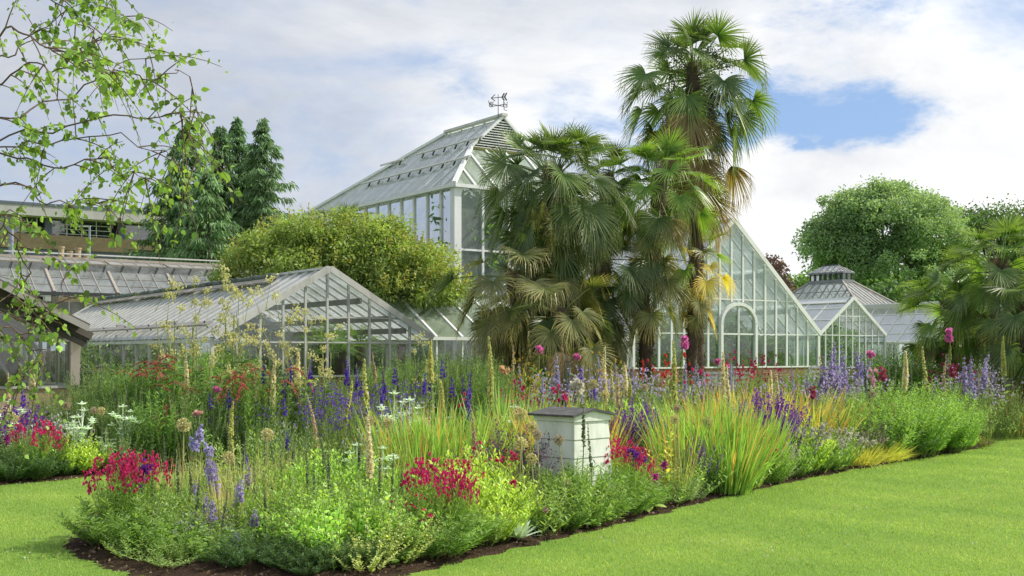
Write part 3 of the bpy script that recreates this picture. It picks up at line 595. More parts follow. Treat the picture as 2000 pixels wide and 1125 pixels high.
for fr in (.36, .62, .80):       # ties and purlins seen through the gable glass
    h = 1-fr; za = E1+(R1-E1)*h-.10; c = g1+U*W1/2
    piece(G1, 'purlin', 'grey_wood', c+U*W1/2*fr+Z*za+V*.2, c+U*W1/2*fr+Z*za+V*(L1-.2), .05, .13, U)
for k in (4.2, 8.5, 13): piece(G1, 'tie_beam', 'grey_wood', g1+V*k+U*.5+Z*(E1+.42), g1+V*k+U*(W1-.5)+Z*(E1+.42), .06, .12, Z)
# low staging wall inside
# ---------- corridor roof running right behind it
G3 = thing('glasshouse', 'low corridor greenhouse with slanting algae green roof beneath the clipped shrub', 'greenhouse'); r0 = np.array([-3.6, 33.5, 0])-U*1.4; L3 = 10.2; q = r0-V*2.2
ring_wall(G3, (q[0], q[1]), L3, 4.4, .9, .12, 'brick_red', sill='white')
glazed(G3, 'roof_glazing', [q+Z*2.10, q+U*L3+Z*2.10, r0+U*L3+Z*3.36, r0+Z*3.36], V*2.2+Z*1.26, 12, gmat='g_roof_green', bmat='white', bar='rafter', bw=.07, bd=.07)
glazed(G3, 'roof_glazing', [q+V*4.4+U*L3+Z*2.10, q+V*4.4+Z*2.10, r0+Z*3.36, r0+U*L3+Z*3.36], -V*2.2+Z*1.26, 12, gmat='g_roof_green', bmat='white', bar='rafter', bw=.07, bd=.07)
glazed(G3, 'wall_glazing', [q+Z*.95, q+U*L3+Z*.95, q+U*L3+Z*2.06, q+Z*2.06], Z, 12, gmat='g_dusty', bmat='white', bw=.05)
glazed(G3, 'wall_glazing', [q+V*4.4+Z*.95, q+V*4.4+U*L3+Z*.95, q+V*4.4+U*L3+Z*2.06, q+V*4.4+Z*2.06], Z, 12, gmat='g_dusty', bmat='white', bw=.05)
piece(G3, 'gutter', 'white', q-V*.05+Z*2.06, q-V*.05+U*L3+Z*2.06, .10, .09, V); piece(G3, 'ridge_cap', 'moss', r0+Z*3.41, r0+U*L3+Z*3.41, .14, .05, V)
# ---------- the tall palm house
G2 = thing('palm_house', 'tall white palm house with hipped glass roof and louvred gablet', 'glasshouse'); c0 = np.array([-2.05, 42.0, 0]); W2, L2, E2 = 7.0, 12.9, 7.88
sl = 3.09/3.5; hz = E2+2.03*sl; pz = E2+3.09; c1 = c0+U*W2; d0 = c0+V*L2; d1 = c1+V*L2
Lp = c0+U*2.03+V*2.03+Z*hz; Rp = c1-U*2.03+V*2.03+Z*hz; Pk = c0+U*3.5+V*2.03+Z*pz; Qk = c0+U*3.5+V*6.3+Z*pz
ring_wall(G2, (c0[0], c0[1]), W2, L2, 1.0, .14, 'brick_red', sill='white'); s0 = 1.045; zE = E2-.05
glazed(G2, 'wall_glazing', [c0+Z*s0, d0+Z*s0, d0+Z*zE, c0+Z*zE], Z, 13, bvals=(1.6, 4.4), gmat='g_clear', bmat='white', bw=.10, bd=.12, tw=.08)
glazed(G2, 'wall_glazing', [c0+Z*s0, c1+Z*s0, c1+Z*zE, c0+Z*zE], Z, 6, bvals=(1.6, 4.4), gmat='g_frost', bmat='white', bw=.09, bd=.12, tw=.07)
glazed(G2, 'wall_glazing', [c1+Z*s0, d1+Z*s0, d1+Z*zE, c1+Z*zE], Z, 13, bvals=(4.4,), gmat='g_clear', bmat='white', bw=.10, bd=.12)
glazed(G2, 'wall_glazing', [d0+Z*s0, d1+Z*s0, d1+Z*zE, d0+Z*zE], Z, 6, bvals=(4.4,), gmat='g_clear', bmat='white', bw=.10, bd=.12)
ov = .18
def ove(p, dx, dy): return p+U*dx*ov+V*dy*ov+Z*(E2-.10)
e00, e10, e01, e11 = ove(c0, -1, -1), ove(c1, 1, -1), ove(d0, -1, 1), ove(d1, 1, 1); up_l = U*3.5+Z*3.09; up_r = -U*3.5+Z*3.09
k1 = dict(gmat='g_roof', bmat='white', bar='rafter', bw=.085, bd=.11)
glazed(G2, 'roof_glazing', [e00, Lp, Pk, Qk, e01], up_l, 15, **k1); glazed(G2, 'roof_glazing', [e10, e11, Qk, Pk, Rp], up_r, 15, **k1)
k2 = dict(k1); k2['gmat'] = 'g_roof_green'
glazed(G2, 'roof_glazing', [e00, e10, Rp, Lp], V*2.03+Z*(hz-E2), 8, **k2); glazed(G2, 'roof_glazing', [e11, e01, Qk], -V*6+Z*3, 6, **k1)
for a, b in ((e00, Lp), (Lp, Pk), (Pk, Rp), (e10, Rp), (e01, Qk), (e11, Qk)): piece(G2, 'hip_bar', 'white', a+Z*.07, b+Z*.07, .16, .10, np.cross(b-a, Z))
piece(G2, 'ridge_vent', 'alu', Pk+Z*.12-V*.15, Qk+Z*.12, .26, .10, U)
gb = SB().poly([Lp+V*.06, Rp+V*.06, Pk+V*.06]).build('gablet', M['dark_metal'], G2)
for k in range(13):
    f = (k+.5)/13; a = Lp+(Pk-Lp)*f; b = Rp+(Pk-Rp)*f
    if f < .96: SB().bar(a, b, .13, .02, V*.9+Z*.5).build('louvre', M['white'], gb)
piece(G2, 'gablet_sill', 'moss', Lp-V*.08-Z*.05, Rp-V*.08-Z*.05, .16, .10, V)
for a, b in ((e00, e10), (e00, e01), (e10, e11), (e01, e11)): piece(G2, 'gutter', 'white', a-Z*.03, b-Z*.03, .20, .13, np.cross(b-a, Z))
for cc in (c0, c1, d0, d1): piece(G2, 'corner_post', 'white', cc+Z*s0, cc+Z*(E2-.17), .30, .30, U)
for f, s0_, s1_ in ((.34, .7, 9.4), (.66, 1.5, 6.6), (.64, 7.6, 9.6)):     # roof vents stand off on brackets
    nrm = np.cross(up_l, V); nrm = nrm if nrm[2] > 0 else -nrm; nrm /= np.linalg.norm(nrm); b = c0+Z*E2+up_l*f+nrm*.16
    piece(G2, 'vent_rail', 'alu', b+V*s0_, b+V*s1_, .09, .06, up_l)
    for s in np.arange(s0_+.3, s1_, .86): piece(G2, 'bracket', 'dark_metal', b+V*s-nrm*.14-up_l*.035, b+V*s-nrm*.04+up_l*.02, .05, .05, V)
for k in range(1, 4):      # inner frames seen through the glass
    b = c0+V*(k*3.2); piece(G2, 'roof_truss', 'white', b+U*.3+Z*(E2-.9), b+U*3.5+Z*(pz-.7), .10, .14, V); piece(G2, 'roof_truss', 'white', b+U*6.7+Z*(E2-.9), b+U*3.5+Z*(pz-.7), .10, .14, V); piece(G2, 'inner_post', 'white', b+U*.35+Z*.1, b+U*.35+Z*(E2-.6), .10, .14, V)
# weathervane on its front ridge
vb = wp(973, 236, 45.6); vt = wp(973, 184, 45.6)
WV = thing('weather_vane', 'thin dark weather vane with compass letters on the tall palm house ridge', 'weather vane', vb)
o = -vb
SB().cyl(vb-Z*.15, vt, .018, .011, 8).build('pole', M['dark_metal'], WV, vb)
hh = vt-vb
ad = unit((U*.85-V*.1+Z*.16)[None])[0]; c = vb+Z*(hh[2]-.13); SB().bar(c-ad*.30, c+ad*.34, .028, .02, Z).bar(c-ad*.32, c-ad*.14+Z*.13, .03, .018, Z).bar(c-ad*.315, c-ad*.14-Z*.13, .03, .019, Z).build('arrow_shaft', M['dark_metal'], WV, vb)
f = SB()
for s in (.18, .29):
    f.bar(c+ad*s, c+ad*(s+.10)+Z*.15, .055, .02, ad); f.bar(c+ad*s, c+ad*(s+.10)-Z*.15, .055, .021, ad)
f.build('arrow_tail', M['dark_metal'], WV, vb)
cz = vb+Z*(hh[2]*.58); we = unit((U*.97+V*.1)[None])[0]; ns = unit((-V*.9+U*.3)[None])[0]
SB().bar(cz-we*.30, cz+we*.30, .022, .022, Z).build('east_west_rod', M['dark_metal'], WV, vb); SB().bar(cz-ns*.30, cz+ns*.30, .023, .023, Z).build('north_south_rod', M['dark_metal'], WV, vb)
def letter(ch, ctr, ux, size):
    s = SB(); st = {'W': [(0, 1, .25, 0), (.25, 0, .5, .7), (.5, .7, .75, 0), (.75, 0, 1, 1)], 'E': [(0, 0, 0, 1), (0, 1, .7, 1), (0, .5, .6, .5), (0, 0, .7, 0)], 'N': [(0, 0, 0, 1), (0, 1, .75, 0), (.75, 0, .75, 1)],
                    'S': [(.75, .85, .4, 1), (.4, 1, .05, .8), (.05, .8, .1, .58), (.1, .58, .65, .42), (.65, .42, .75, .2), (.75, .2, .4, 0), (.4, 0, .0, .15)]}[ch]
    for i, (x0, y0, x1, y1) in enumerate(st):
        s.bar(ctr+ux*(x0-.4)*size+Z*(y0-.5)*size, ctr+ux*(x1-.4)*size+Z*(y1-.5)*size, .020, .016+.0006*i, Z if abs(y1-y0) < .3 else ux)
    s.build('compass_letter', M['dark_metal'], WV, vb)
letter('W', cz-we*.40, we, .24); letter('E', cz+we*.40-Z*.02, we, .23); letter('N', cz+ns*.36, ns*.5+we*.6, .22); letter('S', cz-ns*.36+Z*.08, we, .2)
# ---------- the right hand house with the arched door
A4 = (3.46, 33.0); W4, L4, E4, R4, S4 = 7.95, 12.0, 2.24, 5.70, 1.20; g4 = v3(A4, 0)
G4 = thing('glasshouse', 'white glasshouse with steep whitewashed gable and arched door', 'glasshouse')
bw4 = W4/16; archz = 3.16
gable_house(G4, A4, W4, L4, E4, R4, S4, 16, 20, 'white', 'g_roof_clear', 'g_wash', 'brick_red', tz=(3.30, E4), roofbar=.05, low={8: archz-S4+.02, 9: archz-S4+.02}, over=.10, post=.10, gbw=.075)
dc = g4+U*(8.5*bw4)-V*.03; hw = 1.5*bw4; spz = 2.55
AD = SB().poly([dc+U*(x*hw)+Z*z-V*.005 for x, z in [(-1, S4+.05), (1, S4+.05), (1, spz)]+[(math.cos(t), spz+(archz-spz)*math.sin(t)) for t in np.linspace(0, math.pi, 15)[1:-1]]+[(-1, spz)]]).build('arched_door', M['g_dusty'], G4)
pts = [(-1, S4+.05), (-1, spz)]+[(math.cos(t), spz+(archz-spz)*math.sin(t)) for t in np.linspace(math.pi, 0, 17)[1:-1]]+[(1, spz), (1, S4+.05)]
s = SB()
for (x0, z0), (x1, z1) in zip(pts[:-1], pts[1:]):
    a = dc+U*x0*hw+Z*z0-V*.04; b = dc+U*x1*hw+Z*z1-V*.04; e = (b-a)*.02; s.bar(a-e, b+e, .10, .11, np.cross(b-a, V))
s.build('door_frame', M['white'], AD); piece(AD, 'mullion', 'white', dc+Z*(S4+.05)-V*.03, dc+Z*(archz-.03)-V*.03, .05, .06, U); piece(AD, 'rail', 'white', dc-U*hw*.95+Z*E4-V*.035, dc+U*hw*.95+Z*E4-V*.035, .05, .05, Z)
for fr in (.42, .74):
    za = E4+(R4-E4)*(1-fr)-.14
    for sgn in (-1, 1): piece(G4, 'purlin', 'white', g4+U*(W4/2+sgn*W4/2*fr)+Z*za+V*.2, g4+U*(W4/2+sgn*W4/2*fr)+Z*za+V*(L4-.2), .07, .16, U)
for k in (2.5, 5.5, 8.5):
    b = g4+V*k
    for sgn in (-1, 1): piece(G4, 'roof_truss', 'white', b+U*(W4/2+sgn*(W4/2-.2))+Z*(E4-.1), b+U*W4/2+Z*(R4-.35), .08, .12, V)
# ---------- far right: gabled porch house, lantern pavilion, long flanking roof
A7 = (13.3, 50.0); W7 = 4.54
G7 = thing('glasshouse', 'small clear glasshouse gable below the roof lantern at right', 'glasshouse')
gable_house(G7, A7, W7, 10.0, 2.45, 4.09, 1.0, 10, 9, 'white', 'g_roof_clear', 'g_clear', 'brick_red', tz=(2.45, 3.3), roof_tr=(1.1, 2.0), roofbar=.05)
q = v3(A7, 0)+U*W7/2+Z*4.0; dn = -U*W7/2-Z*1.64; dn /= np.linalg.norm(dn)
GV = piece(G7, 'ridge_vent', 'white', q+dn*.22+Z*.16+V*.1, q+dn*.22+Z*.16+V*9.8, .42, .03, dn)
for k in np.arange(.6, 9.6, 1.1): piece(GV, 'stay', 'dark_metal', q+dn*.40-Z*.02+V*k, q+dn*.36+Z*.12+V*(k+.25), .025, .025, V)
G7b = thing('pavilion', 'glass pavilion with hipped roof and dark framed lantern on top', 'pavilion'); c = np.array([17.45, 58.0, 0]); WU, WVv = 3.2, 6.1; ez = 4.02
ring_wall(G7b, (c[0], c[1]), WU, WVv, 1.0, .12, 'brick_red', sill='white'); cs = [c, c+U*WU, c+U*WU+V*WVv, c+V*WVv]
for i in range(4): glazed(G7b, 'wall_glazing', [cs[i]+Z*1.045, cs[(i+1) % 4]+Z*1.045, cs[(i+1) % 4]+Z*(ez-.03), cs[i]+Z*(ez-.03)], Z, 6, gmat='g_dusty', bmat='white', bvals=(1.4,))
for p in cs: piece(G7b, 'corner_post', 'white', p+Z*1.045, p+Z*(ez-.05), .10, .10, U)
lb = [c+U*1.2+V*2, c+U*1.96+V*2, c+U*1.96+V*4.1, c+U*1.2+V*4.1]; lz, lt, lr = 5.43, 5.93, 6.32
upd = [V*2+Z*1.41, -U*1.24+Z*1.41, -V*2+Z*1.41, U*1.2+Z*1.41]; eo = [ -U-V, U-V, U+V, -U+V]
ev = [p+d*.15+Z*(ez-.02) for p, d in zip(cs, eo)]; M['lead_bar'] = M['lead']
for i in range(4): glazed(G7b, 'roof_glazing', [ev[i], ev[(i+1) % 4], lb[(i+1) % 4]+Z*lz, lb[i]+Z*lz], upd[i], 11 if i in (0, 2) else 13, gmat='g_roof', bmat='grey_wood' if i != 0 else 'pale_wood', bar='rafter', bw=.05, bvals=(.6, 1.2) if i in (1, 3) else (), tr='lap', tw=.02)
for i in range(4): piece(G7b, 'hip_bar', 'grey_wood', ev[i]+Z*.05, lb[i]+Z*(lz+.05), .10, .08, U)
for i in range(4): piece(G7b, 'gutter', 'white', ev[i]-Z*.06, ev[(i+1) % 4]-Z*.06, .12, .10, np.cross(ev[(i+1) % 4]-ev[i], Z))
LN = SB().box(lb[0]-U*.12-V*.12+Z*(lz-.05), U*1.0, V*2.34, Z*.14).build('lantern', M['lead'], G7b)
for i in range(4): glazed(LN, 'lantern_window', [lb[i]+Z*(lz+.09), lb[(i+1) % 4]+Z*(lz+.09), lb[(i+1) % 4]+Z*lt, lb[i]+Z*lt], Z, 2 if i in (0, 2) else 6, gmat='g_clear', bmat='dark_metal', bw=.07)
lo = [p+d*.10+Z*(lt+.02) for p, d in zip(lb, eo)]; ra = lb[0]+U*.38+V*.55+Z*lr; rb_ = lb[0]+U*.38+V*1.55+Z*lr
for pl, b in (([lo[0], lo[1], ra], V+Z*.6), ([lo[1], lo[2], rb_, ra], -U+Z), ([lo[2], lo[3], rb_], -V+Z*.6), ([lo[3], lo[0], ra, rb_], U+Z)): glazed(LN, 'lantern_roof', pl, b, 6 if len(pl) == 4 else 4, gmat='g_roof', bmat='grey_wood', bw=.035)
for i in range(4): piece(LN, 'lantern_eave', 'lead', lo[i]-Z*.05, lo[(i+1) % 4]-Z*.05, .10, .08, np.cross(lo[(i+1) % 4]-lo[i], Z))
piece(LN, 'ridge_cap', 'dark_metal', ra+Z*.03, rb_+Z*.03, .08, .05, U)
G7c = thing('glasshouse', 'low white glasshouse stretching right behind the right-hand palms', 'glasshouse'); r0 = np.array([16.9, 56.0, 0])+V*1.5-V*9.0; L = 9.0; a = r0-U*1.7
ring_wall(G7c, (a[0], a[1]), 3.4, L, 1.0, .12, 'brick_red', sill='white')
for sg in (-1, 1):
    p = r0+U*1.7*sg; q0 = p+Z*2.2; g = glazed(G7c, 'roof_glazing', [q0, q0+V*L, r0+V*L+Z*3.84, r0+Z*3.84], -U*1.7*sg+Z*1.64, 11, gmat='g_roof_clear', bmat='white', bar='rafter', bw=.06, bvals=(.5, 1.15, 1.8), tr='purlin', tw=.05)
    glazed(G7c, 'wall_glazing', [p+Z*1.045, p+V*L+Z*1.045, p+V*L+Z*2.17, p+Z*2.17], Z, 11, gmat='g_dusty', bmat='white'); piece(G7c, 'gutter', 'white', q0-Z*.06, q0+V*L-Z*.06, .12, .09, U)
for e in (0, L): glazed(G7c, 'gable_glazing', [a+V*e+Z*1.045, a+V*e+U*3.4+Z*1.045, a+V*e+U*3.4+Z*2.2, r0+V*e+Z*3.84, a+V*e+Z*2.2], Z, 7, gmat='g_dusty', bmat='white')
piece(G7c, 'ridge_board', 'white', r0-U*.16+Z*3.86, r0+V*L-U*.16+Z*3.86, .40, .04, U-Z*.8)
# ---------- left: long old house behind, with its opened ridge vents
G5 = thing('glasshouse', 'long old greenhouse with lapped panes and propped ridge vents far left', 'greenhouse'); e0 = np.array([-14.5, 41.9, 0])-U*11; L5 = 20.0; ez, rz = 3.83, 5.13
ring_wall(G5, (e0[0], e0[1]), L5, 3.9, 1.2, .12, 'brick_red', sill='grey_wood'); r5 = e0+V*1.95; ub = V*1.95+Z*1.3; ub1 = ub/np.linalg.norm(ub); n5 = np.cross(U, ub1); sl5 = np.linalg.norm(ub)
gl = glazed(G5, 'roof_glazing', [e0+Z*ez, e0+U*L5+Z*ez, e0+U*L5+Z*ez+ub1*sl5*.66, e0+Z*ez+ub1*sl5*.66], ub, 36, gmat='g_roof_clear', bmat='grey_wood', bar='glazing_bar', bw=.030, bd=.05, bvals=(.5, 1.0), tr='lap', tw=.012)
for k in np.linspace(0, L5, 10): piece(gl, 'rafter', 'pale_wood', e0+U*(k+.06)+Z*ez-ub1*.03, e0+U*(k+.06)+Z*ez+ub1*sl5*.66, .09, .12, U)
for i in range(9):      # ridge vents, hinged at the top and propped a little open
    a = e0+U*(i*L5/9+.15)+Z*rz+V*1.93; wdt = L5/9-.16; od = -(ub1*.92-n5*(.34 if i < 7 else .05)); od /= np.linalg.norm(od); od = od*sl5*.33
    vt_ = glazed(G5, 'ridge_vent', [a+od, a+U*wdt+od, a+U*wdt, a], -od, 4, gmat='g_roof', bmat='pale_wood', bw=.035, bd=.04)
    piece(vt_, 'vent_rail', 'pale_wood', a+od, a+U*wdt+od, .06, .05, od)
glazed(G5, 'roof_glazing', [e0+V*3.9+U*L5+Z*ez, e0+V*3.9+Z*ez, r5+Z*rz, r5+U*L5+Z*rz], -V*1.95+Z*1.3, 30, gmat='g_roof_clear', bmat='grey_wood', bw=.03)
glazed(G5, 'wall_glazing', [e0+Z*1.245, e0+U*L5+Z*1.245, e0+U*L5+Z*(ez-.12), e0+Z*(ez-.12)], Z, 36, gmat='g_dusty', bmat='grey_wood', bw=.03, bvals=(1.5,))
for k in np.linspace(0, L5, 10): piece(G5, 'wall_post', 'dark_wood', e0+U*(k+.03)-V*.02+Z*1.25, e0+U*(k+.03)-V*.02+Z*(ez-.12), .13, .13, U)
piece(G5, 'gutter', 'dark_metal', e0-V*.04+Z*(ez-.07), e0-V*.04+U*L5+Z*(ez-.07), .12, .12, V); piece(G5, 'ridge_cap', 'pale_wood', r5+Z*(rz+.05), r5+U*L5+Z*(rz+.05), .12, .10, V); piece(G5, 'ridge_pipe', 'alu', r5+Z*(rz+.22), r5+U*L5+Z*(rz+.22), .05, .05, V)
SB().box(e0+V*3.8+Z*1.25, U*L5, V*.1, Z*2.4).build('back_wall', M['pale_wood'], G5)
SB().box(e0+U*(L5-.05)+V*.15+Z*1.25, U*.05, V*3.6, Z*2.4).build('end_wall', M['grey_wood'], G5)
# ---------- left edge: weathered timber house on a buff brick wall
G6 = thing('timber_greenhouse', 'brown timber greenhouse on pale brick wall at the left edge', 'greenhouse'); b6 = np.array([-7.55, 20.0, 0]); W6, L6 = 7.0, 4.0; a6 = b6-U*W6; z0, z1, s6 = 1.88, 4.0, 1.05; m6 = a6+U*W6/2
ring_wall(G6, (a6[0], a6[1]), W6, L6, s6, .22, 'brick_pale', sill='concrete'); ap = Z*(z0+1.75)
glazed(G6, 'gable_glazing', [a6+Z*(s6+.045), b6+Z*(s6+.045), b6+Z*z0, m6+ap, a6+Z*z0], Z, 9, gmat='g_clear', bmat='grey_wood', bw=.05, bvals=(.78,), tw=.06)
for p, sg in ((b6, 1), (a6, -1)):
    n = U*sg*1.75+Z*W6/2; n /= np.linalg.norm(n); d = p+Z*z0-(m6+ap); d /= np.linalg.norm(d); q = p+Z*z0+d*.12+n*.05
    glazed(G6, 'roof_glazing', [q-V*.25, q+V*L6, m6+ap+V*L6+n*.05, m6+ap-V*.25+n*.05], -d, 6, gmat='g_dusty', bmat='dark_wood', bar='rafter', bw=.08, bd=.12)
    for k in (.18, .02): piece(G6, 'bargeboard', 'dark_wood', q-V*(.26+.05*(k > .1))+n*(k-.1), m6+ap-V*(.26+.05*(k > .1))+n*(k-.1), .06, .12, V)
    o = n*.15-d*.25; piece(G6, 'raised_vent', 'dark_wood', q-V*.1+o, q-V*.1+o-d*3.2, 1.6, .05, V); piece(G6, 'vent_edge', 'grey_wood', q-V*.93+o-n*.06, q-V*.93+o-n*.06-d*3.2, .05, .10, V)
    piece(G6, 'corner_post', 'pale_wood', p+Z*(s6+.045)-V*.02-U*sg*.05, p+Z*(z0-.02)-V*.02-U*sg*.05, .17, .17, U)
    glazed(G6, 'wall_glazing', [p+Z*(s6+.045), p+V*L6+Z*(s6+.045), p+V*L6+Z*z0, p+Z*z0], Z, 6, gmat='g_dusty', bmat='grey_wood', bw=.05)
for k in range(16):    # sloping slats of the inner frame
    x = b6-U*(.5+.36*k)+V*.5; SB().bar(x+Z*(s6+.15)+U*.25, x+Z*(z0-.05)-U*.12, .05, .05, U).build('slat', M['grey_wood'], G6)
SB().box(a6+V*(L6-.4)+U*.2+Z*.4, U*(W6-.4), V*.06, Z*1.3).build('back_boarding', M['dark_wood'], G6)
# ---------- teaching block beyond, chimney pots, lamp posts
BL = thing('office_building', 'flat roofed brown brick building with dark strip windows behind the trees', 'building'); o = np.array([-31.1, 70.0, 0])-U*6; LB = 21.0; DB = 10.0
SB().box(o, U*LB, V*DB, Z*4.9).build('lower_wall', M['concrete'], BL); SB().box(o, U*LB, V*DB, Z*(9.02-8.13)).build('brick_band', M['brick_buff'], BL, off=np.array([0, 0, -8.13]))
SB().box(o+V*.1+Z*7.72, U*LB, V*(DB-.2), Z*.41).build('slate_band', M['slate_band'], BL); SB().box(o-V*.9+Z*10.06, U*LB, V*(DB+1.8), Z*.62).build('roof_slab', M['concrete'], BL); SB().box(o-V*.95+Z*10.68, U*LB, V*(DB+1.9), Z*.16).build('roof_edge', M['slate_band'], BL)
SB().box(o+V*1.2+Z*4.9, U*LB, V*(DB-2), Z*2.82).build('inner_wall', M['slate_band'], BL); SB().box(o+V*1.4+Z*9.02, U*LB, V*(DB-3), Z*1.04).build('inner_wall', M['slate_band'], BL)
for i in range(5):
    x = o+U*(i*4.5-.4); SB().box(x+V*.05+Z*9.02, U*.42, V*.3, Z*1.04).build('window_post', M['slate_band'], BL); SB().box(x+Z*4.9, U*.55, V*.3, Z*2.82).build('window_post', M['concrete'], BL)
    w_ = glazed(BL, 'window', [x+U*.44+V*.22+Z*9.04, x+U*4.06+V*.22+Z*9.04, x+U*4.06+V*.22+Z*10.04, x+U*.44+V*.22+Z*10.04], Z, 4, gmat='g_dark', bmat='alu', bw=.055, bvals=(.12, .42, .72), tw=.04)
    glazed(BL, 'window', [x+U*.6+V*.22+Z*4.92, x+U*4.46+V*.22+Z*4.92, x+U*4.46+V*.22+Z*7.70, x+U*.6+V*.22+Z*7.70], Z, 3, gmat='g_dark', bmat='white', bw=.07, bvals=(1.9,))
CH = thing('chimney_stack', 'four buff clay pots on a stack behind the far left ridge', 'chimney'); cb = wp(145, 502, 49); cb[2] = 0; zt = zat(503, 49)
SB().box(cb-U*.7-V*.25, U*1.4, V*.5, Z*zt).build('stack', M['brick_buff'], CH)
for px, py, r in ((125, 485, .125), (138, 493, .12), (151, 486, .125), (164, 497, .11)):
    p = wp(px, py, 49); b = cb+U*((px-145)/F*49/.82); zz = zat(py, 49); SB().cyl(v3(b, zt), v3(b, zz), r*.9, r, 14).cyl(v3(b, zz-.02), v3(b, zz+.05), r*1.15, r*1.15, 14).build('chimney_pot', M['clay'], CH, smooth=False)
for nm, px, py, D, r, hd, lb_ in (('street_lamp', 22, 432, 46, .09, True, 'stout blue grey lamp post rising behind the birch twigs'), ('street_lamp', 175, 441, 52, .045, False, 'slim grey lamp post before the brown brick building')):
    p = wp(px, py, D); b = v3(p, 0); t = thing(nm, lb_, 'lamp post', b); SB().cyl((0, 0, 0), (0, 0, p[2]), r*1.3, r, 10).build('post', M['lilac_metal'], t)
    if hd: SB().box((-.32, -.2, p[2]), (.64, 0, 0), (0, .4, 0), (0, 0, .16)).build('lamp_head', M['lead'], t)
    else: SB().bar((-.5, 0, p[2]-.03), (.05, 0, p[2]-.03), .06, .06, (0, 1, 0)).build('lamp_head', M['alu'], t)
# ---------- the beehive
HD = 12.0; hv = np.array([(1117-1000)/F*HD, HD-.42, 0]); BH = thing('beehive', 'white wooden beehive with black felt gabled roof standing in the flowers', 'beehive', hv+np.array([0, .36, 0]), math.radians(-45))
def tier(z0, z1, h0, h1, name='lift', mat='hive_paint'):
    s = SB(); s.hexa([(-h0, -h0, z0), (h0, -h0, z0), (h0, h0, z0), (-h0, h0, z0), (-h1, -h1, z1), (h1, -h1, z1), (h1, h1, z1), (-h1, h1, z1)]); o = s.build(name, M[mat], BH)
    bv = o.modifiers.new('bevel', 'BEVEL'); bv.width = .006; bv.segments = 2; return o
zz = .22
for h in (.185, .185, .185, .185):
    k = (zz-.22)*.045; tier(zz, zz+h-.002, .305-k, .288-k); zz += h
s = SB(); rh, ro = .283, .298; zt = zz
s.v = [(-rh, -rh, zt), (rh, -rh, zt), (rh, rh, zt), (-rh, rh, zt), (-rh, -rh, zt+.055), (rh, -rh, zt+.055), (rh, rh, zt+.055), (-rh, rh, zt+.055), (rh, 0, zt+.105), (-rh, 0, zt+.105)]
s.f = [(0, 3, 2, 1), (0, 1, 5, 4), (2, 3, 7, 6), (1, 2, 6, 8, 5), (3, 0, 4, 9, 7), (4, 5, 8, 9), (7, 9, 8, 6)]; s.build('roof_box', M['hive_paint'], BH)
rf = SB()
for sg in (-1, 1): rf.bar((-ro-.02, sg*.165, zt+.062+.027), (ro+.02, sg*.165, zt+.062+.027), .345, .022, (0, 1, -sg*.177))
rf.build('felt_roof', M['felt'], BH)
for x in (-.2, .2):
    for y in (-.2, .2): SB().bar((x*1.1, y*1.1, 0), (x, y, .22), .05, .05, (1, 0, 0)).build('leg', M['hive_paint'], BH)
for px, py, D, rz, mt, lb_ in ((1080, 975, 11.0, .5, 'label_black', 'small black plant label on a stake before the beehive'), (343, 980, 11.2, -.4, 'label_black', 'small dark plant label leaning beside the leftmost red flowers'), (945, 977, 10.6, .9, 'label_grey', 'grey tilted plant label right of the middle red flowers'), (232, 873, 16.2, .3, 'label_black', 'black plant label at the foot of the left border')):
    p = wp(px, py, D); t = thing('plant_label', lb_, 'plant label', v3(p, 0), rz); z = p[2]
    SB().bar((0, 0, 0), (0, 0, z), .012, .006, (1, 0, 0)).build('stake', M['alu'], t); SB().bar((-.055, -.008, z), (.055, -.008, z), .075, .004, (0, .6, .8)).build('plate', M[mt], t)
for px, py, D, wdt, lb_ in ((1420, 727, 29.5, 1.25, 'long white slatted bench back below the arched door'), (1612, 716, 31.5, .8, 'short white slatted bench back right of the arched house')):
    p = wp(px, py, D); t = thing('garden_bench', lb_, 'bench', v3(p, 0), .1); z = p[2]
    for k in range(3): SB().box((-wdt/2, 0, z-.05-k*.12), (wdt, 0, 0), (0, .03, 0), (0, 0, .06)).build('back_slat', M['white'], t)
    SB().box((-wdt/2, -.45, .42), (wdt, 0, 0), (0, .42, 0), (0, 0, .04)).build('seat', M['white'], t)
    for x in (-wdt/2-.06, wdt/2+.002):
        SB().box((x, .0, 0), (.058, 0, 0), (0, .06, 0), (0, 0, z)).build('leg', M['white'], t); SB().box((x, -.45, 0), (.058, 0, 0), (0, .06, 0), (0, 0, .62)).build('leg', M['white'], t)
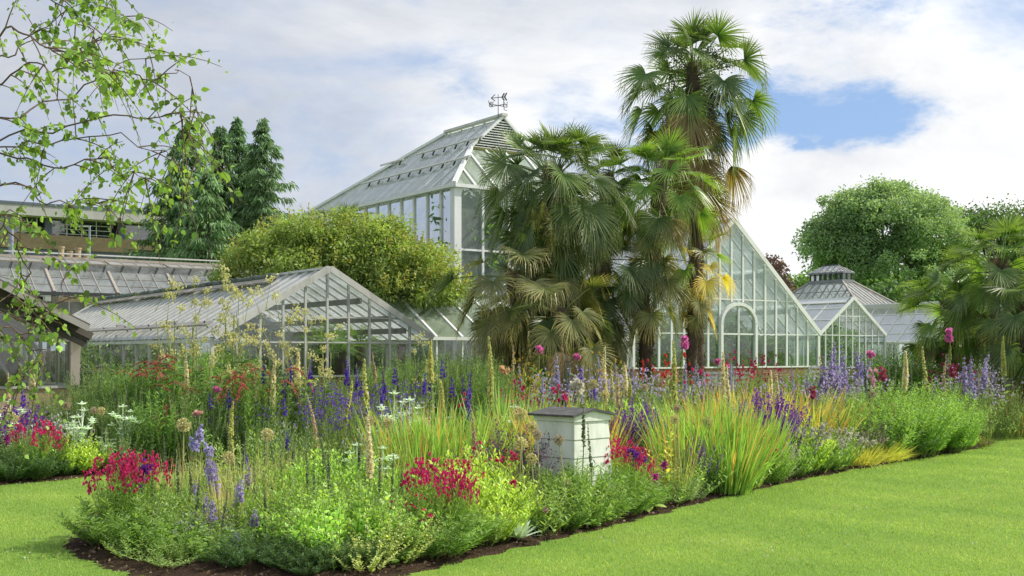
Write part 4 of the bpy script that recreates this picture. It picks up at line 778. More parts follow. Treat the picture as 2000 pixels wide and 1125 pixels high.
# ================================================================== PALMS
def frond_mesh(band, v, colr, tipc, dead=False):
    """one fan leaf: petiole along +X raised to the band's angle, folded segments fanning from its end"""
    el = math.radians(band); mb = MB(); pl = {75: .62, 50: .85, 25: .98, 0: .98, -30: .85, -60: .60, -80: .42}[band]*(.9+.2*R.random())
    sagP = .10+.10*R.random(); d = np.array([math.cos(el), 0, math.sin(el)]); t = np.linspace(0, 1, 6); pts = d[None]*(pl*t)[:, None]; pts[:, 2] -= sagP*pl*t**2
    tube(mb, pts, np.linspace(.016, .008, 6), tuple(np.array(colr)*1.2+np.array([.03, .02, 0])), 5)
    e = pts[-1]; td = unit((pts[-1]-pts[-2])[None])[0]; tilt = math.radians(-22-20*R.random() if band > -50 else -8)
    th = math.atan2(td[2], td[0])+tilt; bd = np.array([math.cos(th), 0, math.sin(th)]); nb = np.array([-math.sin(th), 0, math.cos(th)]); sd_ = np.array([0, 1., 0])
    roll = R.normal(0, .35); sd_, nb = sd_*math.cos(roll)+nb*math.sin(roll), nb*math.cos(roll)-sd_*math.sin(roll)
    n = 50; a = np.linspace(-1, 1, n)*math.radians(128 if not dead else 80)+R.normal(0, .02, n); L = (.74-.20*(np.abs(a)/2.2)**2)*(.94+.12*R.random(n))
    dd = unit(np.cos(a)[:, None]*bd+np.sin(a)[:, None]*sd_+(.14+.22*np.abs(np.sin(a)))[:, None]*nb)
    S = unit(-np.sin(a)[:, None]*bd+np.cos(a)[:, None]*sd_+nb*(np.where(np.arange(n) % 2, .55, -.55))[:, None])
    droop = np.clip(.16+.16*R.random(n)+(.25 if band < 20 else 0)+.1*(R.random(n) < .2), 0, 1)*(1.5 if dead else 1)
    cc = cols(colr, n, .14); tc_ = cols(tipc, n, .25)
    prof = (.2, .85, .95, .55, .08)
    C = strips(mb, np.repeat(e[None], n, 0), dd, L*.84, .028 if not dead else .024, S=S, prof=prof, droop=droop*.6, c0=cc, c1=cc*.5+tc_*.5)
    # loose hanging tips on part of the segments
    k = R.random(n) < (.55 if band < 40 else .25); m = k.sum(); tipd = unit(C[k, -1]-C[k, -2])
    strips(mb, C[k, -2], unit(tipd*.6+np.array([0, 0, -.75])), L[k]*.34, .016, S=S[k], prof=(1, .7, 0), droop=.3, c0=cc[k]*.6+tc_[k]*.4, c1=tc_[k])
    return mb.mesh('frond', M['palm_leaf'])
BANDS = (75, 50, 25, 0, -30, -60, -80); FR = {}
for nm, g, tp in (('green', (.055, .115, .022), (.15, .17, .035)), ('dark', (.042, .085, .024), (.12, .13, .045)), ('bright', (.085, .175, .022), (.21, .25, .03)), ('tired', (.085, .11, .032), (.26, .20, .065)), ('yellow', (.34, .29, .03), (.58, .36, .04)), ('dead', (.15, .10, .055), (.26, .18, .09))):
    FR[nm] = {b: [frond_mesh(b, v, g, tp, nm == 'dead') for v in range(2)] for b in BANDS}
def palm(px, D, crown_py, base_px, label, nf, sc=1.0, mixc=(('green', 1.0),), skirt=0.0, nsk=0, tr=.16, skc=(('tired', 1.),), group=None, sector=None, low=-62, fruit=False, hi=84):
    p = wp(px, crown_py, D); b = np.array([(base_px-1000)/F*D, D, 0]); t = thing('palm_tree', label, 'palm tree', b, 0, group); Ht = p[2]; dx = p[0]-b[0]
    mb = MB(); k = int(Ht*9)+6; z = np.linspace(-.1, Ht, k); path = np.column_stack([dx*(z/Ht)**2*np.sign(z+1), .04*np.sin(z*1.3), z])
    tube(mb, path, tr*(1+.10*R.normal(0, 1, k))*np.where(z < .35, 1.25, 1), (.07, .05, .035), 12)
    n = int(Ht*260); zz = R.random(n)*Ht; az = R.random(n)*6.283; rr = tr*1.0; bx = np.interp(zz, z, path[:, 0])
    dd = unit(np.column_stack([np.cos(az), np.sin(az), .5+R.normal(0, .7, n)])); strips(mb, np.column_stack([bx+np.cos(az)*rr*.95, np.sin(az)*rr*.95+np.interp(zz, z, path[:, 1]), zz]), dd, .05+.10*R.random(n), .018, prof=(1, .8, 0), droop=.4, c0=cols((.075, .052, .034), n, .4, (.12, .09, .06)), jit=2)
    n = int(Ht*7); zz = np.linspace(.5, Ht, n); az = np.arange(n)*2.4; bx = np.interp(zz, z, path[:, 0])   # old leaf bases
    strips(mb, np.column_stack([bx+np.cos(az)*tr*.9, np.sin(az)*tr*.9, zz]), unit(np.column_stack([np.cos(az)*.8, np.sin(az)*.8, 1+0*az])), .16, .05, prof=(1, .8, .5), c0=cols((.11, .075, .045), n, .3), jit=.1)
    mb.build('trunk', M['dull_leaf'], t)
    def pick(m):
        r = R.random(); acc = 0
        for nm, wgt in m:
            acc += wgt
            if r <= acc: return nm
        return m[-1][0]
    def put(zf, el, az, c, s):
        bnd = min(BANDS, key=lambda q: abs(q-el)); o = link('frond', FR[c][bnd][R.integers(2)], t)
        o.location = (float(np.interp(zf, z, path[:, 0])+math.cos(az)*tr*.7), float(math.sin(az)*tr*.7), float(zf)); o.rotation_euler = (R.normal(0, .12), -math.radians(el-bnd)*.8, az); o.scale = (s*(.9+.2*R.random()),)*3
    for i in range(nf):
        f = (i+.5)/nf; el = hi-(hi-low)*f**.85+R.normal(0, 6); az = i*2.39996+R.normal(0, .2) if sector is None else sector[0]+(R.random()-.5)*sector[1]
        put(Ht-.05-.5*f*sc, el, az, pick(mixc) if el > -35 else pick(skc if R.random() < .5 else mixc), sc*(.68 if i % 4 == 1 else 1))
    for i in range(nsk):
        f = (i+R.random())/max(nsk, 1); put(Ht-.4-skirt*f, -30-45*R.random()**.7-8*f, i*2.39996+R.normal(0, .3), pick(skc), sc*(.8+.2*R.random()))
    if fruit:
        for ang, dz in ((2.9, -.55), (-.35, -.5), (-.75, -.85), (3.6, -.9)):
            fm = MB(); a = np.array([dx, 0, Ht-.1]); e = a+np.array([math.cos(ang)*.45, math.sin(ang)*.45, dz]); tube(fm, [a, a+np.array([math.cos(ang)*.35, math.sin(ang)*.35, .05]), e], (.02, .015, .01), (.18, .17, .05), 5)
            n = 420; q = R.normal(0, 1, (n, 3))*[.10, .10, .24]+e-[0, 0, .22]; florets(fm, q, .05, (.025, .028, .05), (.05, .05, .07), 2); fm.build('fruit_cluster', M['dull_leaf'], t)
        for ang in (2.2, .3, -1.2, 4.2, 1.2, 5.2):
            fm = MB(); a = np.array([dx, 0, Ht-.1]); e = a+np.array([math.cos(ang)*.75, math.sin(ang)*.75, .10]); tube(fm, [a, (a+e)/2+[0, 0, .2], e], (.018, .013, .008), (.2, .2, .05), 5)
            n = 170; q = e+R.normal(0, 1, (n, 3))*[.15, .15, .09]; florets(fm, q, .045, (.12, .16, .04), (.06, .09, .04), 2); fm.build('flower_spray', M['dull_leaf'], t)
    return t
PG = 'fan palms in the bed'
palm(1078, 24.0, 325, 1085, 'bushy fan palm, thick fibrous trunk, nearest left of the palm group', 60, 1.1, (('green', .3), ('dark', .7)), 2.9, 38, .20, (('tired', .35), ('dark', .65)), PG, low=-58)
palm(1092, 23.2, 600, 1082, 'low fan palm hiding the thick trunk foot with drooping olive fronds', 36, .98, (('dark', .35), ('tired', .65)), .8, 30, .17, (('tired', .75), ('dead', .25)), PG, hi=45, low=-75)
palm(1000, 23.6, 530, 1030, 'low fan palm leaning left against the tall palm house', 30, 1.0, (('dark', .5), ('tired', .5)), 1.0, 26, .14, (('tired', .75), ('dead', .25)), PG, hi=45, low=-75)
palm(1172, 25.2, 490, 1160, 'shaded dark fan palm between the bushy and the slim palm', 26, .92, (('dark', .75), ('tired', .25)), 1.7, 32, .15, (('tired', .7), ('dark', .3)), PG, hi=60, low=-75)
palm(1186, 26.2, 338, 1176, 'dark crowned palm rising behind right of the bushy palm', 22, .9, (('dark', 1.),), .8, 8, .15, (('dark', .5), ('tired', .5)), PG, low=-58)
palm(1292, 25.0, 338, 1259, 'slim leaning palm with bright green crown in the middle of the group', 34, .94, (('bright', .8), ('green', .2)), 2.4, 26, .155, (('tired', .55), ('dark', .35), ('dead', .10)), PG, low=-45)
palm(1352, 27.0, 124, 1362, 'tallest fan palm, dark fruit clusters below a ragged crown', 46, 1.30, (('green', .6), ('dark', .4)), 2.7, 22, .16, (('tired', .35), ('dead', .5), ('dark', .15)), PG, low=-62, fruit=True)
palm(1358, 25.4, 500, 1350, 'short palm with yellowing fronds against the tallest trunk', 15, .68, (('tired', .35), ('bright', .25), ('yellow', .40)), .7, 9, .12, (('yellow', .5), ('tired', .4), ('dead', .1)), PG, hi=60, low=-70)
palm(1948, 24.5, 505, 1958, 'big bushy palm at the right edge, taller of the two trunks', 46, 1.0, (('bright', .4), ('green', .6)), 1.0, 14, .20, (('tired', .4), ('dark', .6)), 'fan palms at the right', low=-60)
palm(1852, 25.5, 588, 1872, 'shorter palm left of the big bushy palm at right', 32, .9, (('bright', .7), ('green', .30)), .9, 12, .15, (('tired', .5), ('dark', .5)), 'fan palms at the right', low=-70)  # more bright fronds: yellow sunlight put into the leaf colour
palm(2012, 23.2, 590, 2010, 'low palm cut by the right edge of the view', 30, .95, (('green', .7), ('dark', .3)), .7, 10, .16, (('tired', .6), ('dark', .4)), 'fan palms at the right', low=-70)
palm(676, 38.5, 440, 684, 'distant fan palm crown peeping over the clipped shrub', 24, 1.0, (('dark', 1.),), 0, 0, .16, low=-20)

# ================================================================== TREES
def crown_clumps(ells, nclump, nleaf, ll, lw, c, c2, cr, shell=.62, droop=.2, lumps=7, gaps=.22):
    """leafy clumps spread through a union of ellipsoids, thinner towards the middle"""
    mb = MB(); ells = np.array(ells, float)
    if lumps:
        ex = []
        for e_ in ells:
            for _ in range(lumps): d_ = unit(R.normal(0, 1, (1, 3)))[0]; f_ = .22+.26*R.random(); ex.append([*(e_[:3]+d_*e_[3:6]*.97), *(e_[3:6].mean()*f_*np.array([1.15, 1.15, .7]))])
        ells = np.concatenate([ells, np.array(ex)])
    vol = ells[:, 3]*ells[:, 4]*ells[:, 5]; pr = vol**.7/np.sum(vol**.7)
    e = ells[R.choice(len(ells), nclump, p=pr)]; d = unit(R.normal(0, 1, (nclump, 3))); r = shell+(1-shell)*R.random(nclump)**.6
    ctr = e[:, :3]+d*r[:, None]*e[:, 3:6]; cell = np.floor(ctr/(cr*3.2)); hsh = np.mod(np.abs(np.sin(cell @ np.array([12.9898, 78.233, 37.719]))*43758.5453), 1); kp = hsh > gaps; ctr = ctr[kp]; d = d[kp]; nclump = len(ctr)
    i = np.repeat(np.arange(nclump), nleaf); n = len(i); q = np.clip(R.normal(0, 1, (n, 3)), -1.7, 1.7); q = q*(cr*(.6+.7*R.random(nclump)))[i][:, None]*np.array([1, 1, .62]); P = ctr[i]+q
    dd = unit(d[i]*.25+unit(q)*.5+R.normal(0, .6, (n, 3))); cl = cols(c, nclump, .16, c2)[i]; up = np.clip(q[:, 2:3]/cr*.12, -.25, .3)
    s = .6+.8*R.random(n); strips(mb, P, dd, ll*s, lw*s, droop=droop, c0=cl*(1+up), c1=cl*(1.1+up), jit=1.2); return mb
def limbs(base, tops, r0, colr, m=7):
    mb = MB(); base = np.array(base, float); fork = base+np.array([0, 0, (np.mean([t[2] for t in tops])-base[2])*.42]); k = 8; t = np.linspace(0, 1, k)
    tube(mb, base+(fork-base)*t[:, None]+R.normal(0, r0*.12, (k, 3))*[1, 1, 0], np.linspace(r0*1.25, r0*.85, k), colr, m)
    for tp in tops:
        tp = np.array(tp); mid = (fork+tp)/2+np.array([R.normal(0, .3), R.normal(0, .3), -.08*np.linalg.norm(tp-fork)]); p = (1-t)[:, None]**2*fork+2*((1-t)*t)[:, None]*mid+t[:, None]**2*tp; tube(mb, p, np.linspace(r0*.62, r0*.10, k), colr, 6)
        for _ in range(4):
            u = .35+.6*R.random(); a = p[int(u*7)]; e = a+np.clip(R.normal(0, 1, 3), -1.3, 1.3)*np.linalg.norm(tp-fork)*.13; tube(mb, [a, (a+e)/2+[0, 0, .1], e], (r0*.2, r0*.12, r0*.05), colr, 4)
    return mb
def tree(name, label, D, base_px, ells_px, nclump, nleaf, ll, lw, c, c2, cr, group=None, r0=.3, mat='leaf', shell=.62, shoots=0, gaps=.22):
    """ells_px: (px, py, half width px, half height px, depth offset m)"""
    k = D/F; b = np.array([(base_px-1000)*k, D, 0]); t = thing(name, label, 'tree' if 'tree' in name or 'beech' in name else 'shrub', b, 0, group)
    e = [((px-base_px)*k, dz, H+(HY-py)*k, hw*k, hw*k*.9, hh*k) for px, py, hw, hh, dz in ells_px]
    limbs((0, 0, -.1), [(x, y, z+.2*h) for x, y, z, w_, w2, h in e], r0, (.05, .04, .03)).build('trunk', M['dull_leaf'], t)
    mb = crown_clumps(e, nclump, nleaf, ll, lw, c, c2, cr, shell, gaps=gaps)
    if shoots:      # loose shoots breaking the outline
        ee = np.array(e)[R.integers(len(e), size=shoots)]; d = unit(R.normal(0, 1, (shoots, 3))+[0, -.3, .6]); P = ee[:, :3]+d*ee[:, 3:6]*.9; sdir = unit(d*.6+np.array([0, 0, .8])+R.normal(0, .3, (shoots, 3))); m_ = 16; i = np.repeat(np.arange(shoots), m_); n = len(i); SL = .35+.35*R.random(shoots)
        stems(mb, P, sdir, SL, .012, 0, cols((.10, .07, .03), shoots), cols((.16, .14, .04), shoots), 3)
        cc = cols(c2, n, .18, tuple(np.array(c2)*np.array([1.35, .95, .9]))); strips(mb, P[i]+sdir[i]*(SL[i]*R.random(n))[:, None], unit(sdir[i]*.5+R.normal(0, .7, (n, 3))), ll*.9, lw, droop=.2, c0=cc)
    mb.build('crown', M[mat], t); return t
tree('chestnut_tree', 'large spreading green tree behind the roof lantern at right', 85, 1735, [(1725, 430, 110, 75, 0), (1650, 470, 78, 60, -1), (1625, 455, 48, 38, -1.5), (1800, 455, 80, 62, -1), (1700, 398, 62, 36, -.5), (1770, 405, 60, 34, 0), (1760, 520, 110, 62, -1.5), (1660, 530, 66, 46, -1), (1840, 520, 60, 60, 0), (1845, 430, 30, 28, 1)], 1300, 110, .17, .11, (.135, .205, .095), (.085, .14, .07), .42, r0=.5, shell=.5)  # leaf colours paled and blued to paint in distance haze
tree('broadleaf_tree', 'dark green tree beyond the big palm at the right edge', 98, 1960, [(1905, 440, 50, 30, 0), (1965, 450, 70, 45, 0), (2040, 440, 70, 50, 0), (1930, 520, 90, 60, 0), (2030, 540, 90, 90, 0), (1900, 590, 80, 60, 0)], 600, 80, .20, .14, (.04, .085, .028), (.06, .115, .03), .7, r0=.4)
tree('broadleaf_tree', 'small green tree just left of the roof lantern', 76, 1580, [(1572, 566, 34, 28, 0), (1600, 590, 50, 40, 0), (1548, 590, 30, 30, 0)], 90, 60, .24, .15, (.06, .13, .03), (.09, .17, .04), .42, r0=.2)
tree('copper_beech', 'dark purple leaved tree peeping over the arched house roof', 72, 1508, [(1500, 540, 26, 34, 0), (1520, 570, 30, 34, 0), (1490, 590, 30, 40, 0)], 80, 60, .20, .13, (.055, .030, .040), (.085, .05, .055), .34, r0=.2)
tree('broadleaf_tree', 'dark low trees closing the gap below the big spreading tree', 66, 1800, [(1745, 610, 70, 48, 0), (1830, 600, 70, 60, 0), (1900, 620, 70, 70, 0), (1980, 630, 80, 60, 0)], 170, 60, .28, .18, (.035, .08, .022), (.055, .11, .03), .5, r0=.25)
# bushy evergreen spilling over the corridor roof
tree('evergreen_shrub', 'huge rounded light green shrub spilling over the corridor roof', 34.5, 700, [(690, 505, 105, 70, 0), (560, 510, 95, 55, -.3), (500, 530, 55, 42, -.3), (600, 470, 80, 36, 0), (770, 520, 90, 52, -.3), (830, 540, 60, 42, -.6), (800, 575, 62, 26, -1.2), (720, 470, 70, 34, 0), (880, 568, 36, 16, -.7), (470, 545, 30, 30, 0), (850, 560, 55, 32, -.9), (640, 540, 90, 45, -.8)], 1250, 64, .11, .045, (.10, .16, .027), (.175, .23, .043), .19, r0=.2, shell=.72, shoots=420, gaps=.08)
def conifer(px, D, top_py, hw, label, colr, group):
    k = D/F; b = np.array([(px-1000)*k, D, 0]); Ht = zat(top_py, D); t = thing('conifer_tree', label, 'conifer', b, 0, group); w_ = hw*k
    tr = MB(); tube(tr, [(0, 0, -.1), (.05, 0, Ht*.5), (0, .03, Ht*.99)], (.26, .15, .02), (.06, .045, .035), 7)
    mb = MB(); nb = int(Ht*10); z = Ht*(.06+.93*(np.arange(nb)+R.random(nb))/nb); rel = 1-z/Ht; az = np.arange(nb)*2.39996+R.normal(0, .3, nb)
    L = w_*2.9*np.clip(rel, 0, 1)**1.08*(.42+.66*R.random(nb))+.10; d = unit(np.column_stack([np.cos(az), np.sin(az), .22-.55*rel+R.normal(0, .06, nb)])); P = np.column_stack([0*z, 0*z, z])
    stems(tr, P, d, L, .05, .02, cols((.06, .045, .03), nb), cols((.06, .05, .03), nb)); tr.build('trunk', M['dull_leaf'], t)
    m = 84; i = np.repeat(np.arange(nb), m); n = len(i); u = .12+.88*R.random(n)**.7; C = along(P[i], d[i], L[i], np.full(n, .05), u)
    side = unit(np.cross(d[i], [0, 0, 1.])); sg = R.normal(0, 1, n); C = C+side*(sg*.16*L[i]*(1.15-u)*1.4)[:, None]+R.normal(0, .07, (n, 3))
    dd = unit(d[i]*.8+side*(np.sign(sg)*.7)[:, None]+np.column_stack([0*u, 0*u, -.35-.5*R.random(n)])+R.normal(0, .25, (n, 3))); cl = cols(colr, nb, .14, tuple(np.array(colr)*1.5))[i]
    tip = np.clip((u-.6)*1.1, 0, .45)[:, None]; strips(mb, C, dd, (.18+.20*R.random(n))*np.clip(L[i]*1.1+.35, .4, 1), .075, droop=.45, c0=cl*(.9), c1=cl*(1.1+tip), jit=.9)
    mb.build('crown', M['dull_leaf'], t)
CG = 'conifers by the office building'
conifer(362, 60, 246, 104, 'broad dark conifer, leftmost of the row before the brown building', (.055, .105, .040), CG); conifer(430, 63, 244, 70, 'narrow conifer second from left in the row', (.060, .115, .042), CG)
conifer(462, 64, 228, 74, 'tallest narrow conifer in the middle of the row', (.060, .118, .042), CG); conifer(514, 62, 228, 86, 'airy open conifer at the right end of the row', (.066, .12, .045), CG)
conifer(340, 61, 322, 100, 'broad low conifer at the left end of the row, behind the birch leaves', (.052, .10, .040), CG); conifer(492, 65, 300, 110, 'broad low conifer half hidden between the two right spires', (.052, .10, .040), CG)
conifer(405, 57, 330, 92, 'low conifer filling the front of the row', (.064, .12, .042), CG)
# birch reaching in from the left
bt = np.array([-3.75, 5.4, 0]); BI = thing('birch_tree', 'birch with sparse hanging leafy twigs reaching in at top left', 'tree', bt)
def bp(px, py, D): return wp(px, py, D)-bt
tr = MB(); k = 12; z = np.linspace(-.1, 5.2, k); tube(tr, np.column_stack([.05*np.sin(z), .05*np.cos(z*1.3), z]), np.linspace(.12, .05, k), (.35, .33, .30), 10); tr.build('trunk', M['birch_bark'], BI)
LIMB = [(5.4, [(-330, 520), (-120, 330), (0, 235), (120, 190), (230, 150), (300, 140), (355, 150), (395, 235)]), (5.1, [(-330, 470), (-100, 320), (20, 262), (200, 232), (320, 228), (372, 250), (384, 330)]), (5.7, [(-330, 560), (-60, 350), (40, 372), (110, 402), (170, 400), (238, 402)]),
        (5.9, [(-300, 300), (-60, 0), (60, -30), (130, 40), (190, 90), (235, 160)]), (5.0, [(-300, 330), (-40, 60), (40, 60), (110, 100), (200, 80), (215, 60)]), (5.5, [(-300, 150), (60, -120), (170, -70), (215, -20), (228, 15), (250, 38)]),
        (4.9, [(-330, 640), (-80, 440), (10, 430), (40, 480), (42, 540), (30, 600)]), (5.2, [(-330, 700), (-60, 600), (20, 615), (70, 625), (110, 590), (128, 545)]), (5.6, [(-330, 520), (-90, 300), (0, 290), (90, 280), (200, 270), (320, 290), (345, 320)]), (5.3, [(-330, 650), (-100, 560), (0, 640), (50, 660), (90, 690), (45, 760)]),
        (5.2, [(-330, 420), (-100, 200), (0, 170), (80, 120), (150, 130), (260, 130), (310, 95)]), (5.6, [(-330, 380), (-100, 120), (0, 110), (60, 70), (130, 0), (150, -40)]), (5.4, [(-330, 600), (-100, 430), (0, 410), (90, 440), (150, 465), (205, 455)][:4]), (5.3, [(-330, 500), (-90, 270), (60, 330), (180, 310), (250, 330), (290, 350)])]
br = MB(); lf = MB()
for li_, (D, pp) in enumerate(LIMB):
    nt_ = 11 if li_ in (6, 7, 9, 12) else 20
    q = np.array([bp(px, py, D+.15*R.normal()) for px, py in pp]); q = smooth_poly(q, 5)[:-5-1] if False else q
    t = np.linspace(0, len(q)-1, len(q)*5); q = np.column_stack([np.interp(t, np.arange(len(q)), q[:, j]) for j in range(3)]); q[1:-1] = (q[:-2]+q[1:-1]*2+q[2:])/4; q = q+np.column_stack([np.convolve(R.normal(0, .016, len(q)), [.5, 1, .5], 'same') for _ in range(3)])
    tube(br, q, np.linspace(.006, .0013, len(q)), (.10, .065, .05), 5)
    for _ in range(nt_):
        u = .28+.72*R.random()**.8; a = q[int(u*(len(q)-1))]; tg = unit((q[min(int(u*(len(q)-1))+1, len(q)-1)]-q[int(u*(len(q)-1))-1])[None])[0]
        az = R.normal(0, .8, 3)*[1, .8, .8]; d = unit((tg*1.0+az+[0, 0, -.15])[None])[0]; L = .10+.27*R.random(); tt = np.linspace(0, 1, 6); p = a+d*(L*tt)[:, None]; p[:, 2] -= .35*L*tt**2; tube(br, p, np.linspace(.0032, .0011, 6), (.12, .07, .05), 4)
        m = R.integers(8, 20); w_ = (.2+.8*R.random(m)); P = np.column_stack([np.interp(w_, tt, p[:, j]) for j in range(3)])+R.normal(0, .012, (m, 3))
        dl = unit(R.normal(0, .6, (m, 3))+np.array([.25, 0, -.75])); s = .015+.027*R.random(m)**1.8; S = unit(R.normal(0, 1, (m, 3))+np.array([.7, -.1, .3])); S = unit(S-dl*np.sum(S*dl, 1, keepdims=True))
        cc = cols((.08, .15, .022), m, .28, (.16, .26, .03)); strips(lf, P, dl, s, s*.85, S=S, prof=(.15, .95, .85, .45, 0), droop=.1, c0=cc, c1=cc*1.05)
cr = br.build('branches', M['dull_leaf'], BI); lf.build('leaves', M['leaf'], cr)
# ---------- plants under glass
def cycad(px, py, D, sc, label):
    p = wp(px, py, D); t = thing('cycad', label, 'plant', v3(p, 0)); tr = MB(); tube(tr, [(0, 0, 0), (0, 0, p[2])], (.13*sc, .11*sc), (.09, .07, .05), 9); tr.build('trunk', M['dull_leaf'], t)
    mb = MB(); n = 34; az = np.arange(n)*2.4; el = R.uniform(-.1, 1.3, n); d = np.column_stack([np.cos(az)*np.cos(el), np.sin(az)*np.cos(el), np.sin(el)]); cc = cols((.17, .27, .07), n, .15); P = np.zeros((n, 3))+[0, 0, p[2]]
    C = strips(mb, P, d, .62*sc, .02, prof=(1, 1, .8, .5), droop=.35, c0=cc)
    for u in np.linspace(.2, 1, 9):
        b = along(P, d, np.full(n, .62*sc), np.full(n, .35), np.full(n, u)); sd_ = unit(np.cross(d, [0, 0, 1.]))
        for s in (-1, 1): strips(mb, b, unit(d*.8+sd_*s), .17*sc*(1.1-u*.6), .022, droop=.1, c0=cc)
    mb.build('fronds', M['leaf'], t)
cycad(633, 668, 27.5, 1.2, 'spiky green cycad behind the gable glass, left of three'); cycad(664, 682, 27.2, 1.1, 'pale cycad behind the gable glass below the apex'); cycad(702, 672, 28.6, 1.2, 'spreading cycad behind the gable glass, right of three')
def indoor(label, pts, c, c2, n, m, ll, lw, cr, mat='leaf'):
    """a mass of foliage inside a house: nobody could count it"""
    mb = MB()
    for P, s in pts:
        n_ = n*m; q = np.array(P)+np.repeat(R.uniform(-1, 1, (n, 3))*np.array(s), m, 0)+R.normal(0, cr, (n_, 3)); q[:, 2] = np.maximum(q[:, 2], .05); cc = cols(c, n_, .2, c2); strips(mb, q, unit(R.normal(0, 1, (n_, 3))), ll*(.5+R.random(n_)), lw, droop=.3, c0=cc, jit=1)
    o = mb.build('indoor_plants', M[mat]); tag(o, label, 'plants', kind='stuff'); return o
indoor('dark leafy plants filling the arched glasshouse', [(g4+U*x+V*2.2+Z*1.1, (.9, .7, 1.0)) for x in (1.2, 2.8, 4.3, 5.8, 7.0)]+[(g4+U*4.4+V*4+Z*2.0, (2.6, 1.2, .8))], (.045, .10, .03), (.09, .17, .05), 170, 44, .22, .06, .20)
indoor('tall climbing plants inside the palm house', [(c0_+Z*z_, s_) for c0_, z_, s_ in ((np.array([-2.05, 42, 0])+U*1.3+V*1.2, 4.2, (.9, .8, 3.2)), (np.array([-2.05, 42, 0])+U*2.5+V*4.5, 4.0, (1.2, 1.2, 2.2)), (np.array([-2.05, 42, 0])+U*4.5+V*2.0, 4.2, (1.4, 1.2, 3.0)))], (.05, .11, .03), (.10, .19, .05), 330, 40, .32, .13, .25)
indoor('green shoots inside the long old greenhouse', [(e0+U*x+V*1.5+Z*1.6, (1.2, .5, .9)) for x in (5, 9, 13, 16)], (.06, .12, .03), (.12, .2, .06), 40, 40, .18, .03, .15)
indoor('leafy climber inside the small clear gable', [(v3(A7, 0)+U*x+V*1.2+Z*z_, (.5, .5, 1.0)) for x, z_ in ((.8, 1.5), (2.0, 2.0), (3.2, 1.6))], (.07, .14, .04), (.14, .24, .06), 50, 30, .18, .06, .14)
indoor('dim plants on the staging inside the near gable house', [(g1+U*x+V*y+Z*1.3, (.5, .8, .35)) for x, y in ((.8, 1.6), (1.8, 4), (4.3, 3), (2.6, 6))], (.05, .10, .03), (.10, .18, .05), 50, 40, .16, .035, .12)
indoor('added dark foliage standing in for the shaded inside of the near gable house', [(g1+U*1.0+V*9+Z*1.2, (.6, 8.0, .7)), (g1+U*2.6+V*15+Z*1.5, (2.0, 1.5, 1.0)), (g1+U*2.6+V*8+Z*.9, (2.2, 6.0, .5))], (.045, .085, .03), (.08, .14, .04), 260, 30, .16, .035, .14)  # foliage added to darken the view in, standing for interior shade
# ================================================================== PLANTING
ITEMS = []      # (name, category, key, px, top, D, desc, group, width factor)
def put(name, cat, key, desc, group, spots, nvar=1, D=None, wf=1.0):
    for i, s in enumerate(spots):
        px, top, d = s[0], s[1], (s[2] if len(s) > 2 else D); ITEMS.append((name, cat, f'{key}{i % nvar}' if nvar else key, px, top, d, desc, group, (s[3] if len(s) > 3 else wf)))
# ---- tall pale spires
put('flower_spire', 'flower', 'cream_spire', 'cream flower spire', 'tall flower spires', [(61, 706, 16.6), (365, 692, 17), (524, 695, 16), (574, 690, 14.6), (722, 814, 10.6), (1182, 680, 18.5), (1231, 716, 17.5), (1421, 690, 18), (1430, 716, 17), (1501, 726, 17.5), (1521, 733, 17), (1613, 698, 20), (1764, 688, 18.8), (1208, 724, 18.2)], 3)
put('flower_spire', 'flower', 'lime_spire', 'yellow green flower spire', 'tall flower spires', [(843, 666, 18), (961, 660, 17.2), (714, 704, 14.2), (869, 744, 14), (1319, 668, 16.5), (1814, 678, 21), (1963, 658, 22), (448, 788, 13), (660, 745, 14.5), (1226, 740, 16.4)], 3)
put('flower_spire', 'flower', 'tan_spire', 'tan seeding flower spire', 'tall flower spires', [(17, 730, 15.8), (504, 726, 16.4), (634, 768, 13.4), (930, 818, 11.4), (998, 676, 19), (1843, 694, 21), (1207, 730, 17), (3, 705, 16.8), (1440, 722, 17.6), (744, 690, 19.5)], 3)
put('foxglove', 'flower', 'foxglove', 'pink topped foxglove', 'foxgloves', [(1858, 642, 20.5), (1315, 655, 18.8)], 1)
put('larkspur', 'flower', 'larkspur', 'violet blue larkspur spike', 'larkspur spikes', [(564, 779, 14), (560, 843, 12.8), (553, 728, 15.6), (517, 711, 16.4), (567, 699, 16), (590, 687, 17), (604, 733, 15.5), (674, 698, 17.4), (703, 713, 17), (691, 741, 15.8), (743, 755, 15), (756, 727, 16.6), (781, 717, 17), (847, 722, 17), (908, 728, 16.2), (885, 740, 16), (824, 728, 16.6), (921, 762, 14.8), (868, 704, 19), (505, 780, 14.2), (490, 872, 11.6), (610, 776, 14.2), (49, 753, 16), (40, 776, 15.4), (422, 770, 14.6), (452, 758, 15), (907, 734, 18), (1130, 720, 18), (1160, 735, 17), (1096, 745, 18)], 3)
put('lilac_spire', 'flower', 'lilac_spire', 'lilac bellflower spike', 'lilac spikes', [(420, 884, 10.2), (410, 892, 10.5), (430, 899, 10.3), (460, 938, 9.7), (393, 968, 9.8), (418, 976, 9.6), (498, 1000, 9.2), (454, 1046, 8.9), (461, 945, 10), (476, 915, 10.6), (378, 940, 10.4), (1640, 663, 20.5), (1625, 688, 20), (1660, 676, 20.5), (1676, 684, 20), (1650, 708, 19.5), (1600, 698, 20), (1668, 700, 19.8), (1634, 712, 19.2), (1890, 700, 21), (1910, 688, 21.5), (1922, 704, 21), (1898, 716, 20.6), (1880, 690, 22), (1690, 690, 20.6), (1612, 720, 19)], 3)
